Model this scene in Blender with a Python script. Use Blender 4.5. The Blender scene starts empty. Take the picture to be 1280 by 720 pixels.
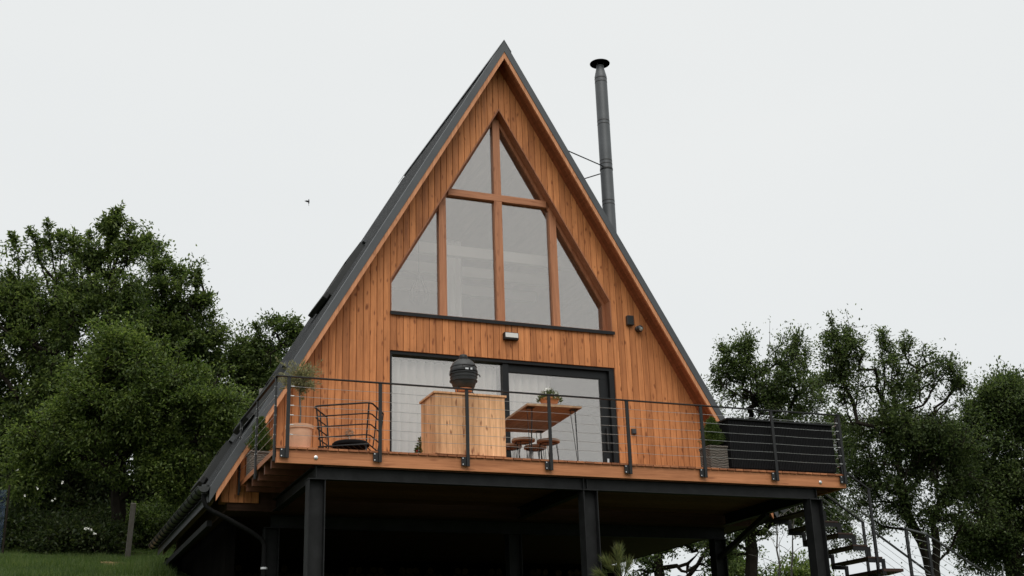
import bpy, math, random
import numpy as np
from mathutils import Vector, Matrix, noise
R_=math.radians
sc=bpy.context.scene; COL=sc.collection
rng=random.Random(7)
# ------------------------------------------------------------------ helpers
class MB:
    def __init__(s): s.v=[]; s.f=[]
    def add(s,vs,fs):
        o=len(s.v); s.v+= [tuple(v) for v in vs]; s.f+=[tuple(i+o for i in f) for f in fs]; return s
    def box(s,x0,x1,y0,y1,z0,z1,M=None):
        vs=[Vector((x,y,z)) for z in (z0,z1) for y in (y0,y1) for x in (x0,x1)]
        if M is not None: vs=[M@v for v in vs]
        return s.add(vs,[(0,2,3,1),(4,5,7,6),(0,1,5,4),(2,6,7,3),(0,4,6,2),(1,3,7,5)])
    def prism(s,poly,y0,y1,axis='y',M=None):
        # poly in (a,b): axis y -> (x,z); axis x -> (y,z); axis z -> (x,y)
        n=len(poly)
        def mk(a,b,c):
            v=Vector((a,c,b)) if axis=='y' else Vector((c,a,b)) if axis=='x' else Vector((a,b,c))
            return M@v if M is not None else v
        vs=[mk(a,b,y0) for a,b in poly]+[mk(a,b,y1) for a,b in poly]
        fs=[tuple(range(n)),tuple(range(2*n-1,n-1,-1))]+[(i,i+n,(i+1)%n+n,(i+1)%n) for i in range(n)]
        return s.add(vs,fs)
    def tube(s,pts,r,n=8,cap=True,closed=False):
        pts=[Vector(p) for p in pts]; m=len(pts)
        rs=r if isinstance(r,(list,tuple)) else [r]*m
        vs=[];prev=None
        for i,p in enumerate(pts):
            if closed: d=pts[(i+1)%m]-pts[i-1]
            else: d=(pts[min(i+1,m-1)]-pts[max(i-1,0)])
            d.normalize()
            if prev is None:
                u=d.orthogonal().normalized()
            else:
                u=(prev-d*prev.dot(d)); u=u.normalized() if u.length>1e-5 else d.orthogonal().normalized()
            prev=u; w=d.cross(u)
            for k in range(n):
                a=2*math.pi*(k+.5)/n
                vs.append(p+(u*math.cos(a)+w*math.sin(a))*rs[i])
        fs=[]
        for i in range(m if closed else m-1):
            j=(i+1)%m
            for k in range(n):
                fs.append((i*n+k,i*n+(k+1)%n,j*n+(k+1)%n,j*n+k))
        if cap and not closed:
            fs.append(tuple(range(n-1,-1,-1))); fs.append(tuple(range((m-1)*n,m*n)))
        return s.add(vs,fs)
    def bar(s,a,b,w,h,up=(0,0,1)):
        a=Vector(a);b=Vector(b);d=(b-a);L=d.length;d.normalize();up=Vector(up)
        x=d.cross(up).normalized();z=x.cross(d)
        vs=[]
        for t in (0,L):
            for (i,j) in ((-1,-1),(1,-1),(1,1),(-1,1)):
                vs.append(a+d*t+x*(i*w/2)+z*(j*h/2))
        return s.add(vs,[(0,1,2,3),(7,6,5,4),(0,4,5,1),(1,5,6,2),(2,6,7,3),(3,7,4,0)])
    def lathe(s,prof,c=(0,0,0),n=24,M=None):
        vs=[]
        for r,z in prof:
            for k in range(n):
                a=2*math.pi*k/n; v=Vector((r*math.cos(a),r*math.sin(a),z))
                if M is not None: v=M@v
                vs.append(v+Vector(c))
        fs=[]
        for i in range(len(prof)-1):
            for k in range(n):
                fs.append((i*n+k,i*n+(k+1)%n,(i+1)*n+(k+1)%n,(i+1)*n+k))
        if prof[0][0]>1e-6: fs.append(tuple(range(n-1,-1,-1)))
        if prof[-1][0]>1e-6: fs.append(tuple(range((len(prof)-1)*n,len(prof)*n)))
        return s.add(vs,fs)
    def islands(s):
        p=list(range(len(s.v)))
        def f(i):
            while p[i]!=i: p[i]=p[p[i]]; i=p[i]
            return i
        for fc in s.f:
            a=f(fc[0])
            for i in fc[1:]: p[f(i)]=a
        gr={}
        for fc in s.f: gr.setdefault(f(fc[0]),[]).append(fc)
        out=[]
        for fs in gr.values():
            m=MB(); idx={}
            for fc in fs:
                for i in fc:
                    if i not in idx: idx[i]=len(m.v); m.v.append(s.v[i])
                m.f.append(tuple(idx[i] for i in fc))
            out.append(m)
        return out
    def build(s,name,mat,parent=None,smooth=False,bevel=0,loc=None,split=False):
        if split:
            return [m.build(name,mat,parent,smooth,bevel,loc) for m in s.islands()][0]
        me=bpy.data.meshes.new(name); me.from_pydata(s.v,[],s.f); me.update()
        import bmesh
        bm=bmesh.new(); bm.from_mesh(me); bmesh.ops.recalc_face_normals(bm,faces=bm.faces); bm.to_mesh(me); bm.free()
        if mat: me.materials.append(mat)
        if smooth:
            me.polygons.foreach_set('use_smooth',[True]*len(me.polygons))
            me.set_sharp_from_angle(angle=R_(40))
        o=bpy.data.objects.new(name,me); COL.objects.link(o)
        if parent: o.parent=parent
        if loc: o.location=loc
        if bevel:
            b=o.modifiers.new('bevel','BEVEL'); b.width=bevel; b.segments=2; b.limit_method='ANGLE'; b.angle_limit=R_(50)
        return o
def tag(o,label=None,cat=None,group=None,kind=None):
    if label:o['label']=label
    if cat:o['category']=cat
    if group:o['group']=group
    if kind:o['kind']=kind
    return o
def thing(name,label,cat,loc=(0,0,0),rz=0,group=None):
    o=bpy.data.objects.new(name,None); COL.objects.link(o); o.location=loc; o.rotation_euler=(0,0,rz)
    o.empty_display_size=.2
    return tag(o,label,cat,group)
def copy_tree(o,parent=None):
    c=o.copy(); COL.objects.link(c)
    if parent: c.parent=parent
    for ch in list(o.children): copy_tree(ch,c)
    return c
def quads_mesh(name,V,mat,parent=None,nv=4):
    # V: (K,nv,3) separate faces
    K=V.shape[0]; me=bpy.data.meshes.new(name)
    me.vertices.add(K*nv); me.vertices.foreach_set('co',V.astype(np.float32).ravel())
    me.loops.add(K*nv); me.loops.foreach_set('vertex_index',np.arange(K*nv,dtype=np.int32))
    me.polygons.add(K); me.polygons.foreach_set('loop_start',np.arange(0,K*nv,nv,dtype=np.int32))
    me.polygons.foreach_set('loop_total',np.full(K,nv,dtype=np.int32))
    me.update(calc_edges=True); me.materials.append(mat)
    o=bpy.data.objects.new(name,me); COL.objects.link(o)
    if parent:o.parent=parent
    return o
# ------------------------------------------------------------------ materials
def newmat(name):
    m=bpy.data.materials.new(name); m.use_nodes=True; nt=m.node_tree
    b=nt.nodes['Principled BSDF']; return m,nt,b
def N(nt,t,**k):
    n=nt.nodes.new(t)
    for a,v in k.items(): setattr(n,a,v)
    return n
def ramp(nt,fac,stops):
    r=N(nt,'ShaderNodeValToRGB'); e=r.color_ramp.elements
    while len(e)<len(stops): e.new(.5)
    for i,(p,c) in enumerate(stops):
        e[i].position=p; e[i].color=(*c,1) if len(c)==3 else c
    nt.links.new(fac,r.inputs['Fac']); return r.outputs['Color']
def mix(nt,a,b,fac,mode='MIX'):
    m=N(nt,'ShaderNodeMix',data_type='RGBA',blend_type=mode)
    for s,v in ((m.inputs[0],fac),(m.inputs[6],a),(m.inputs[7],b)):
        if hasattr(v,'is_output'): nt.links.new(v,s)
        elif isinstance(v,(int,float)): s.default_value=v
        else: s.default_value=(*v,1)
    return m.outputs[2]
def coords(nt,scale=(1,1,1),rnd=0):
    tc=N(nt,'ShaderNodeTexCoord'); mp=N(nt,'ShaderNodeMapping'); mp.inputs['Scale'].default_value=scale
    if rnd:
        g=N(nt,'ShaderNodeNewGeometry'); ad=N(nt,'ShaderNodeVectorMath',operation='MULTIPLY_ADD')
        cb=N(nt,'ShaderNodeCombineXYZ')
        for i in range(3): nt.links.new(g.outputs['Random Per Island'],cb.inputs[i])
        nt.links.new(cb.outputs[0],ad.inputs[0]); ad.inputs[1].default_value=(rnd,rnd*1.7,rnd*2.3)
        nt.links.new(tc.outputs['Object'],ad.inputs[2]); nt.links.new(ad.outputs[0],mp.inputs['Vector'])
    else: nt.links.new(tc.outputs['Object'],mp.inputs['Vector'])
    return mp.outputs[0]
def noise_n(nt,vec,scale,detail=5,rough=.6,dist=0):
    n=N(nt,'ShaderNodeTexNoise'); n.inputs['Scale'].default_value=scale; n.inputs['Detail'].default_value=detail
    n.inputs['Roughness'].default_value=rough; n.inputs['Distortion'].default_value=dist
    nt.links.new(vec,n.inputs['Vector']); return n.outputs['Fac']
def bump(nt,b,h,st,dist=.01):
    bp=N(nt,'ShaderNodeBump'); bp.inputs['Strength'].default_value=st; bp.inputs['Distance'].default_value=dist
    nt.links.new(h,bp.inputs['Height']); nt.links.new(bp.outputs[0],b.inputs['Normal'])
def plain(name,col,rough=.6,metal=0,var=.15,scale=6,bmp=.1,spec=.5):
    m,nt,b=newmat(name); v=coords(nt); n=noise_n(nt,v,scale,6,.65)
    lo=tuple(c*(1-var) for c in col); hi=tuple(min(1,c*(1+var)) for c in col)
    nt.links.new(ramp(nt,n,[(.3,lo),(.7,hi)]),b.inputs['Base Color'])
    b.inputs['Roughness'].default_value=rough; b.inputs['Metallic'].default_value=metal
    b.inputs['Specular IOR Level'].default_value=spec
    if bmp: bump(nt,b,noise_n(nt,v,scale*8,4),bmp,.004)
    return m
def wood(name,col,axis='z',rough=.6,knots=.5,tone=.18,grain=1.0,knotcol=None,spec=.3,weather=0):
    m,nt,b=newmat(name)
    s={'x':(.9,14,14),'y':(14,.9,14),'z':(14,14,.9)}[axis]
    v=coords(nt,s,37.0)
    g1=noise_n(nt,v,1.2,7,.62,.8)
    lo=tuple(c*k for c,k in zip(col,(.66,.60,.55))); hi=tuple(min(1,c*k) for c,k in zip(col,(1.22,1.25,1.30)))
    c=ramp(nt,g1,[(.25,lo),(.5,col),(.75,hi)])
    # fine streaks
    s2=tuple(a*4 if a>2 else a for a in s); v2=coords(nt,s2,11.0); g2=noise_n(nt,v2,1.0,4,.7)
    c=mix(nt,c,ramp(nt,g2,[(.3,(.72,.68,.64)),(.7,(1.08,1.08,1.08))]),.7*grain,'MULTIPLY')
    # island tone
    g=N(nt,'ShaderNodeNewGeometry')
    c=mix(nt,c,ramp(nt,g.outputs['Random Per Island'],[(0,(1-tone*1.5,1-tone*1.7,1-tone*1.9)),(.5,(1,1,1)),(1,(1+tone,1+tone*1.1,1+tone*1.2))]),1.0,'MULTIPLY')
    if knots:
        ks={'x':(1.1,5,5),'y':(5,1.1,5),'z':(5,5,1.9)}[axis]
        vk=coords(nt,ks,23.0); vo=N(nt,'ShaderNodeTexVoronoi'); vo.inputs['Scale'].default_value=2.1; vo.inputs['Randomness'].default_value=1
        wv=N(nt,'ShaderNodeVectorMath',operation='ADD')
        nn=N(nt,'ShaderNodeTexNoise'); nn.inputs['Scale'].default_value=2.5; nt.links.new(vk,nn.inputs['Vector'])
        sc_=N(nt,'ShaderNodeVectorMath',operation='SCALE'); sc_.inputs['Scale'].default_value=.35
        nt.links.new(nn.outputs['Color'],sc_.inputs[0]); nt.links.new(sc_.outputs[0],wv.inputs[0]); nt.links.new(vk,wv.inputs[1])
        nt.links.new(wv.outputs[0],vo.inputs['Vector'])
        kc=knotcol or tuple(cc*k for cc,k in zip(col,(.38,.28,.22)))
        kf=ramp(nt,vo.outputs['Distance'],[(.09,(knots,)*3),(.25,(0,0,0))])
        c=mix(nt,c,kc,kf)
    if weather:
        vw=coords(nt,{'x':(.35,1,3),'y':(1,.35,3),'z':(1.1,1.1,.55)}[axis]); w=noise_n(nt,vw,1.3,6,.7)
        c=mix(nt,c,ramp(nt,w,[(.32,(.62,.56,.52)),(.58,(1.06,1.06,1.06))]),weather,'MULTIPLY')
    nt.links.new(c,b.inputs['Base Color']); b.inputs['Roughness'].default_value=rough
    b.inputs['Specular IOR Level'].default_value=spec
    bump(nt,b,g2,.25,.003)
    return m
CLAD=(.56,.222,.080)
M={}
M['clad']=wood('larch_cladding',CLAD,'z',.62,.95,.17,weather=.65)
M['trimwood']=wood('stained_trim',(.56,.25,.12),'z',.55,.5,.08)
M['fasciawood']=wood('fascia_wood',(.54,.225,.10),'x',.6,.6,.12,weather=.6)
M['sidewood']=wood('side_wood',(.42,.16,.07),'y',.6,.5,.12,weather=.5)
M['deckwood']=wood('deck_board_wood',(.36,.14,.06),'y',.6,.3,.25,weather=.5)
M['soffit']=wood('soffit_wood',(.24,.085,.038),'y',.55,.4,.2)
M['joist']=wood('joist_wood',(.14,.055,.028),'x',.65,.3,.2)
M['tread']=wood('stair_wood',(.045,.023,.016),'y',.7,.2,.2)
M['mull']=wood('window_frame_wood',(.46,.20,.10),'z',.5,.5,.08)
M['mullx']=wood('window_rail_wood',(.46,.20,.10),'x',.5,.5,.08)
M['reveal']=wood('reveal_wood',(.34,.14,.07),'z',.6,.3,.1)
M['pine']=wood('pine_board',(.80,.445,.235),'z',.55,.9,.18,knotcol=(.25,.09,.04),weather=.8)
M['tablewood']=wood('oak_table',(.42,.26,.15),'y',.45,.3,.12)
M['seatwood']=wood('stool_wood',(.42,.27,.18),'x',.5,.3,.1)
M['postwood']=wood('grey_post',(.10,.095,.085),'z',.85,.3,.1)
M['intwood']=wood('inner_pine',(.30,.21,.15),'y',.6,.3,.1)
M['steel']=plain('painted_steel',(.014,.0145,.015),.6,0,.35,5,.15,.16)
M['rail']=plain('black_powder_coat',(.011,.0115,.012),.5,0,.2,8,.05,.35)
M['roofmetal']=plain('anthracite_sheet',(.040,.043,.046),.5,.3,.18,1.6,0)
M['verge']=plain('anthracite_flashing',(.060,.065,.070),.5,.2,.15,2.0,.04)
M['dark']=plain('black_frame',(.010,.011,.012),.4,0,.15,4,.02,.22)
M['pipe']=plain('chimney_enamel',(.085,.09,.095),.45,.3,.15,3,.03)
M['cap']=plain('chimney_cap_black',(.02,.02,.02),.6,0,.1,3,0)
M['cable']=plain('steel_cable',(.50,.50,.50),.35,.9,.05,20,0)
M['zinc']=plain('zinc_fitting',(.62,.62,.62),.35,.8,.1,20,0)
M['gutter']=plain('gutter_metal',(.035,.037,.037),.42,.4,.2,4,.03)
M['under']=wood('shaded_underside',(.05,.022,.012),'x',.8,.2,.2)  # shade below the floor is put into this dark brown
M['under2']=plain('shadow_black_metal',(.006,.006,.006),.7,0,.2,5,0,.15)  # near-black colour stands in for shadow on the downpipe and eave beam
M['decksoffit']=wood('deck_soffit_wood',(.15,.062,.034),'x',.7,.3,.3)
M['dwall']=plain('shade_black_wall',(.006,.0055,.005),1,0,.3,2,.2,0)  # deep shade beneath the cabin is painted in as near-black
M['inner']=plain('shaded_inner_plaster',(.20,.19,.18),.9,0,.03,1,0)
M['white']=plain('white_plaster',(.70,.69,.67),.9,0,.03,1,0)
M['curtain']=plain('curtain_cloth',(.90,.89,.87),.9,0,.03,4,0)
M['terracotta']=plain('pale_terracotta',(.72,.42,.28),.8,0,.12,7,.15,.2)
M['terra2']=plain('orange_terracotta',(.60,.25,.12),.8,0,.12,9,.15,.2)
M['soil']=plain('potting_soil',(.03,.02,.014),1,0,.4,30,.5,.1)
M['kamado']=plain('kamado_glaze',(.020,.021,.021),.42,.0,.45,60,.5,.5)
M['lampglass']=plain('frosted_lamp_glass',(.62,.62,.60),.35,0,.03,3,0)
M['cushion']=plain('black_cushion',(.012,.012,.013),.95,0,.2,20,.2,.1)
M['bark']=plain('tree_bark',(.022,.018,.014),.95,0,.4,9,.6,.1)
M['barklight']=plain('sapling_bark',(.13,.12,.11),.95,0,.3,12,.4,.1)
M['log']=plain('log_end',(.05,.03,.018),.9,0,.5,12,.4,.1)
M['bird']=plain('bird_feathers',(.02,.02,.025),.8,0,.1,5,0)
M['petal']=plain('white_petal',(.75,.75,.70),.8,0,.05,5,0)
M['redpetal']=plain('red_petal',(.35,.02,.02),.7,0,.1,5,0)
M['dry']=plain('dried_flower',(.30,.22,.16),.9,0,.3,30,0)
M['sock']=plain('socket_plastic',(.03,.03,.032),.4,0,.05,3,0)
def leafmat(name,c0,c1,c2,trans=.42,rough=.5):
    m,nt,b=newmat(name); g=N(nt,'ShaderNodeNewGeometry')
    c=ramp(nt,g.outputs['Random Per Island'],[(0,c0),(.55,c1),(1,c2)])
    v=coords(nt); n=noise_n(nt,v,.55,3,.6)
    c=mix(nt,c,ramp(nt,n,[(.35,(.75,.80,.70)),(.65,(1.2,1.18,1.1))]),.8,'MULTIPLY')
    nt.links.new(c,b.inputs['Base Color']); b.inputs['Roughness'].default_value=rough; b.inputs['Specular IOR Level'].default_value=.25
    t=N(nt,'ShaderNodeBsdfTranslucent'); nt.links.new(mix(nt,c,(1.7,1.75,1.2),1.0,'MULTIPLY'),t.inputs['Color'])
    mx=N(nt,'ShaderNodeMixShader'); mx.inputs[0].default_value=trans
    nt.links.new(b.outputs[0],mx.inputs[1]); nt.links.new(t.outputs[0],mx.inputs[2])
    nt.links.new(mx.outputs[0],nt.nodes['Material Output'].inputs['Surface']); return m
M['leafA']=leafmat('walnut_leaf',(.026,.046,.014),(.074,.106,.034),(.16,.20,.07))
M['leafB']=leafmat('bush_leaf',(.032,.055,.013),(.088,.126,.036),(.17,.21,.066))
M['leafC']=leafmat('far_leaf',(.032,.050,.015),(.066,.098,.032),(.13,.165,.06))
M['leafR']=leafmat('plum_leaf',(.028,.044,.017),(.060,.088,.034),(.14,.175,.075))
M['leafS']=leafmat('scrub_leaf',(.016,.028,.010),(.03,.045,.016),(.06,.075,.03))
M['leafP']=leafmat('olive_leaf',(.12,.12,.07),(.20,.19,.12),(.33,.30,.20))
M['leafT']=leafmat('conifer_needle',(.03,.055,.015),(.07,.11,.03),(.13,.16,.05))
M['leafG']=leafmat('pot_plant_leaf',(.04,.065,.02),(.09,.11,.045),(.16,.17,.08))
M['needle']=leafmat('pine_needle',(.06,.08,.035),(.12,.14,.06),(.22,.21,.09))
M['grassblade']=leafmat('grass_blade',(.035,.065,.015),(.06,.10,.026),(.12,.15,.05))
# wicker
def wicker():
    m,nt,b=newmat('grey_wicker'); v=coords(nt,(1,1,1))
    w=N(nt,'ShaderNodeTexWave',wave_type='BANDS',bands_direction='Z'); w.inputs['Scale'].default_value=12; w.inputs['Distortion'].default_value=6; w.inputs['Detail'].default_value=3
    nt.links.new(v,w.inputs['Vector'])
    nt.links.new(ramp(nt,w.outputs['Fac'],[(.1,(.03,.025,.02)),(.6,(.11,.095,.08)),(1,(.19,.165,.14))]),b.inputs['Base Color'])
    b.inputs['Roughness'].default_value=.9; bump(nt,b,w.outputs['Fac'],.8,.01); return m
M['wicker']=wicker()
def glassmat():
    m,nt,b=newmat('coated_window_glass'); nt.nodes.remove(b)
    gl=N(nt,'ShaderNodeBsdfGlossy'); gl.inputs['Roughness'].default_value=.01; gl.inputs['Color'].default_value=(1,.955,.91,1)
    tr=N(nt,'ShaderNodeBsdfTransparent'); tr.inputs['Color'].default_value=(.95,.94,.93,1)
    lw=N(nt,'ShaderNodeLayerWeight'); lw.inputs['Blend'].default_value=.32
    mr=N(nt,'ShaderNodeMapRange'); mr.inputs['To Min'].default_value=.22; mr.inputs['To Max'].default_value=1.0
    nt.links.new(lw.outputs['Fresnel'],mr.inputs['Value'])
    mx=N(nt,'ShaderNodeMixShader'); nt.links.new(mr.outputs[0],mx.inputs[0]); nt.links.new(tr.outputs[0],mx.inputs[1]); nt.links.new(gl.outputs[0],mx.inputs[2])
    nt.links.new(mx.outputs[0],nt.nodes['Material Output'].inputs['Surface']); return m
M['glass']=glassmat()
def groundmat():
    m,nt,b=newmat('meadow_ground'); v=coords(nt)
    a=noise_n(nt,v,.5,6,.6); f=noise_n(nt,v,9,6,.75)
    c=ramp(nt,a,[(.35,(.03,.052,.014)),(.65,(.06,.075,.026))])
    c=mix(nt,c,ramp(nt,f,[(.35,(.5,.5,.45)),(.7,(1.3,1.25,1.1))]),.9,'MULTIPLY')
    nt.links.new(c,b.inputs['Base Color']); b.inputs['Roughness'].default_value=.95; b.inputs['Specular IOR Level'].default_value=.1
    bump(nt,b,f,.6,.05); return m
M['ground']=groundmat()
M['dirt']=plain('sandy_dirt',(.26,.17,.09),.95,0,.4,12,.6,.1)
def netmat():
    m,nt,b=newmat('blue_netting'); b.inputs['Base Color'].default_value=(.015,.035,.07,1); b.inputs['Roughness'].default_value=.7
    v=coords(nt); n=noise_n(nt,v,6,5,.7)
    nt.links.new(ramp(nt,n,[(.35,(.15,)*3),(.7,(.8,)*3)]),b.inputs['Alpha']); return m
M['net']=netmat()
# ------------------------------------------------------------------ terrain
def g(x,y):
    d=y+19.1
    z=-5.2+.183*d if d<33 else -5.2+.183*33+.03*(d-33)
    t=max(0,x+4.0)
    z-=min(.26*t,5.0+.02*t)
    t2=max(0,-x-20); z+=.02*t2
    if d<0: z=-5.2+.05*d-min(.26*t,5)
    r=math.hypot(x,y)
    return max(z,-14)+.05*noise.noise(Vector((x*.5,y*.5,0)))*(1 if r<60 else 0)
def terrain():
    a=[0]
    s=.6
    while a[-1]<1600:
        a.append(a[-1]+s)
        if a[-1]>28: s*=1.25
    xs=[-v for v in a[:0:-1]]+a; n=len(xs)
    vs=[(x,y,g(x,y)) for y in xs for x in xs]
    fs=[(j*n+i,j*n+i+1,(j+1)*n+i+1,(j+1)*n+i) for j in range(n-1) for i in range(n-1)]
    m=MB(); m.v=vs; m.f=fs
    o=m.build('ground',M['ground'],smooth=True); tag(o,kind='structure')
terrain()
# ------------------------------------------------------------------ house constants
D=2.768; OV=.38; ZR=8.48; ZI=8.116; MS=1.717; W=2.1075; HD=2.351; ZS=3.026; ZK=3.631; ZA=7.247; BY=6.0; XE=5.03
def ztop(x): return ZI-MS*abs(x)
house=thing('cabin','steep A-frame cabin with orange wood cladding and anthracite metal roof','cabin',(0,0,-.3))
def hb(mb,name,mat,parent=None,split=False,**k):
    if split: return [hb(m,name,mat,parent,**k) for m in mb.islands()][0]
    o=mb.build(name,mat,None,**k); o.parent=parent or house
    top=o.parent
    off=Vector((0,0,0)); p=top
    while p: off+=p.location; p=p.parent
    o.location=-off
    return o
# parts are parented with their own offset so that mesh coordinates stay in world metres
def part(mb,name,mat,parent,label=None,**k):
    o=hb(mb,name,mat,parent,**k)
    if label:o['label']=label
    return o
# cladding boards
mb=MB(); bw=.1165; gap=.007
xs=[]; n=int(round(2*W/bw)); bwi=2*W/n
edges=[-W+i*bwi for i in range(n+1)]
x=-W
while x>-4.80: x-=bwi; edges.append(x)
x=W
while x<4.80: x+=bwi; edges.append(x)
edges.sort()
def vboard(a,b,za0,za1,zb0,zb1):
    # board front with small chamfer; a..b in x, bottom za0/zb0, top za1/zb1
    a+=gap/2;b-=gap/2;c=.006
    P=[(a,0.022),(a,.004),(a+c,0),(b-c,0),(b,.004),(b,.022)]
    def zz(x,l,r): return l+(r-l)*(x-a)/(b-a)
    lo=[(x,y,zz(x,za0,zb0)) for x,y in P]; hi=[(x,y,zz(x,za1,zb1)) for x,y in P]
    nn=len(P); mb.add(lo+hi,[(i,i+1,i+1+nn,i+nn) for i in range(nn-1)]+[tuple(range(nn))[::-1],tuple(range(nn,2*nn))])
def ops(x): return ZA-MS*abs(x)
for a,b in zip(edges[:-1],edges[1:]):
    mid=(a+b)/2; T=(ztop(a)+.05,ztop(b)+.05); zb=-.30 if mid<-4.25 else -.12
    if max(T)<zb: continue
    T=tuple(max(t,zb+.001) for t in T)
    if abs(mid)>W: 
        vboard(a,b,zb,T[0],zb,T[1])
    else:
        vboard(a,b,max(ops(a),ZK) if abs(abs(a)-W)>1e-3 else ZK,T[0],max(ops(b),ZK) if abs(abs(b)-W)>1e-3 else ZK,T[1])
        vboard(a,b,HD,ZS-.02,HD,ZS-.02)
part(mb,'cladding',M['clad'],house)
# dark backing shell behind boards: front wall with openings (thick), made of slabs
mb=MB()
y0,y1=.024,.24
mb.prism([(-W,-.08),(-W,ztop(W)+.02),(-4.80,-.13),(-4.80,-.3),(-4.3,-.3),(-4.3,-.08)],y0,y1)
mb.prism([(W,-.08),((ZI+.08)/MS,-.08),(W,ztop(W)+.02)],y0,y1)
mb.prism([(-W,ZK),(0,ZA),(0,ZI),(-W,ztop(W))],y0,y1)
mb.prism([(W,ZK),(W,ztop(W)),(0,ZI),(0,ZA)],y0,y1)
mb.box(-W,W,y0,y1,HD,ZS-.02)
part(mb,'wall',M['reveal'],house)
# roof: one solid per slope + front layers
roof_o=None
def slope(mb,sx,o0,o1,ya,yb,x0=0,x1=XE,zc0=None):
    # slab between vertical offsets o0..o1 below ZR
    P=[(sx*x0,ZR-o0-MS*x0),(sx*x1,ZR-o0-MS*x1),(sx*x1,ZR-o1-MS*x1),(sx*x0,ZR-o1-MS*x0)]
    mb.prism(P,ya,yb)
mb=MB()
for sx in (-1,1): slope(mb,sx,.05,.20,-OV+.03,BY)
# standing ribs of the sheet
for sx in (-1,1):
    y=-OV+.32
    while y<BY-.1:
        slope(mb,sx,.018,.053,y,y+.03,0.05,XE+.01)
        y+=.33
roof=part(mb,'roof',M['roofmetal'],house)
mb=MB()
for sx in (-1,1):
    slope(mb,sx,0,.225,-OV,-OV+.03)
    slope(mb,sx,-.004,.053,-OV+.0005,-OV+.22,.0,XE)
part(mb,'verge_flashing',M['verge'],roof)
mb=MB()
for sx in (-1,1): slope(mb,sx,.228,.364,-OV+.012,-OV+.05,0,4.93)
part(mb,'verge_trim',M['trimwood'],roof)
mb=MB()
for sx in (-1,1):
    y=-OV+.052
    while y<-.01:
        slope(mb,sx,.32,.36,y,min(y+.11,.02),0,4.9); y+=.115
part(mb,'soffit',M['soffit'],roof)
mb=MB()
for sx in (-1,1): slope(mb,sx,.205,.36,.03,BY,0,4.93)
part(mb,'roof_lining',M['intwood'],roof)
mb=MB(); mb.prism([(-.14,ZR-.24+.035),(0,ZR+.03),(.14,ZR-.24+.035),(.14,ZR-.24+.02),(0,ZR+.012),(-.14,ZR-.24+.02)],-OV-.002,BY)
part(mb,'ridge_cap',M['verge'],roof)
# rear gable, floors, inner partition, eave beam
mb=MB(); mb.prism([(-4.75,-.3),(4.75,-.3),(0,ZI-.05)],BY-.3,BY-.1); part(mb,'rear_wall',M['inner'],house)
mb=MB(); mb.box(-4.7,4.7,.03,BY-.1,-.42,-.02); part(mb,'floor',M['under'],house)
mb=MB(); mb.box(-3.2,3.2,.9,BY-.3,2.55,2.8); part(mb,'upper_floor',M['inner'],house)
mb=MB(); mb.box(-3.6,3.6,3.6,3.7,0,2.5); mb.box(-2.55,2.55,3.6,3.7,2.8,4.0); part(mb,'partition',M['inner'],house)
for y in (.9,1.9,2.9):
    mb=MB(); mb.box(-1.9,1.9,y,y+.12,4.55,4.75); part(mb,'ceiling_beam',M['white'],house)
mb=MB(); mb.box(-4.98,-4.90,.1,BY-.1,-.66,-.57); part(mb,'eave_beam',M['under2'],house)
# gutters
def gutter(sx,name):
    mb=MB(); r=.085; cx=sx*(XE+.09); cz=ZR-MS*XE-.02+.03
    n=10; ins=[];out=[]
    for k in range(n+1):
        a=math.pi+math.pi*k/n
        out.append((cx+r*math.cos(a),cz+r*math.sin(a))); ins.append((cx+(r-.006)*math.cos(a),cz+(r-.006)*math.sin(a)))
    for k in range(n):
        mb.prism([out[k],out[k+1],ins[k+1],ins[k]],-OV-.02,BY+.05)
    mb.prism(out,-OV-.026,-OV-.02); mb.prism(out,BY+.05,BY+.056)
    mb.tube([(cx-r,-OV-.02,cz),(cx-r,BY+.05,cz)],.011,8); mb.tube([(cx+r,-OV-.02,cz),(cx+r,BY+.05,cz)],.011,8)
    gt=part(mb,'gutter',M['gutter'],house,smooth=True)
    mb=MB(); y=-.1
    while y<BY:
        pts=[(cx+(r+.006)*math.cos(math.pi+math.pi*k/8),y,cz+(r+.006)*math.sin(math.pi+math.pi*k/8)) for k in range(9)]
        mb.tube(pts,.012,5); y+=.40
    part(mb,'gutter_bracket',M['rail'],gt,split=True)
    return gt
gutter(-1,'gutter'); gutter(1,'gutter')
# downpipe
mb=MB(); P=[(-5.08,-.28,-.15),(-5.10,-.28,-.30),(-5.06,-.28,-.42),(-4.96,-.28,-.49),(-4.75,-.26,-.58),(-4.35,-.22,-.78),(-4.19,-.2,-.88),(-4.14,-.2,-.98),(-4.14,-.2,-3.0)]
mb.tube(P,.036,12); dp=part(mb,'downpipe',M['under2'],house,smooth=True)
mb=MB(); mb.tube([(-5.08,-.28,-.10),(-5.085,-.28,-.24)],.056,14); part(mb,'collar',M['gutter'],dp,smooth=True)
mb=MB()
for z in (-1.3,-1.7): mb.tube([(-4.14,-.2,z),(-4.14,-.2,z-.03)],.053,12)
part(mb,'pipe_clamp',M['zinc'],dp,smooth=True,split=True)
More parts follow.
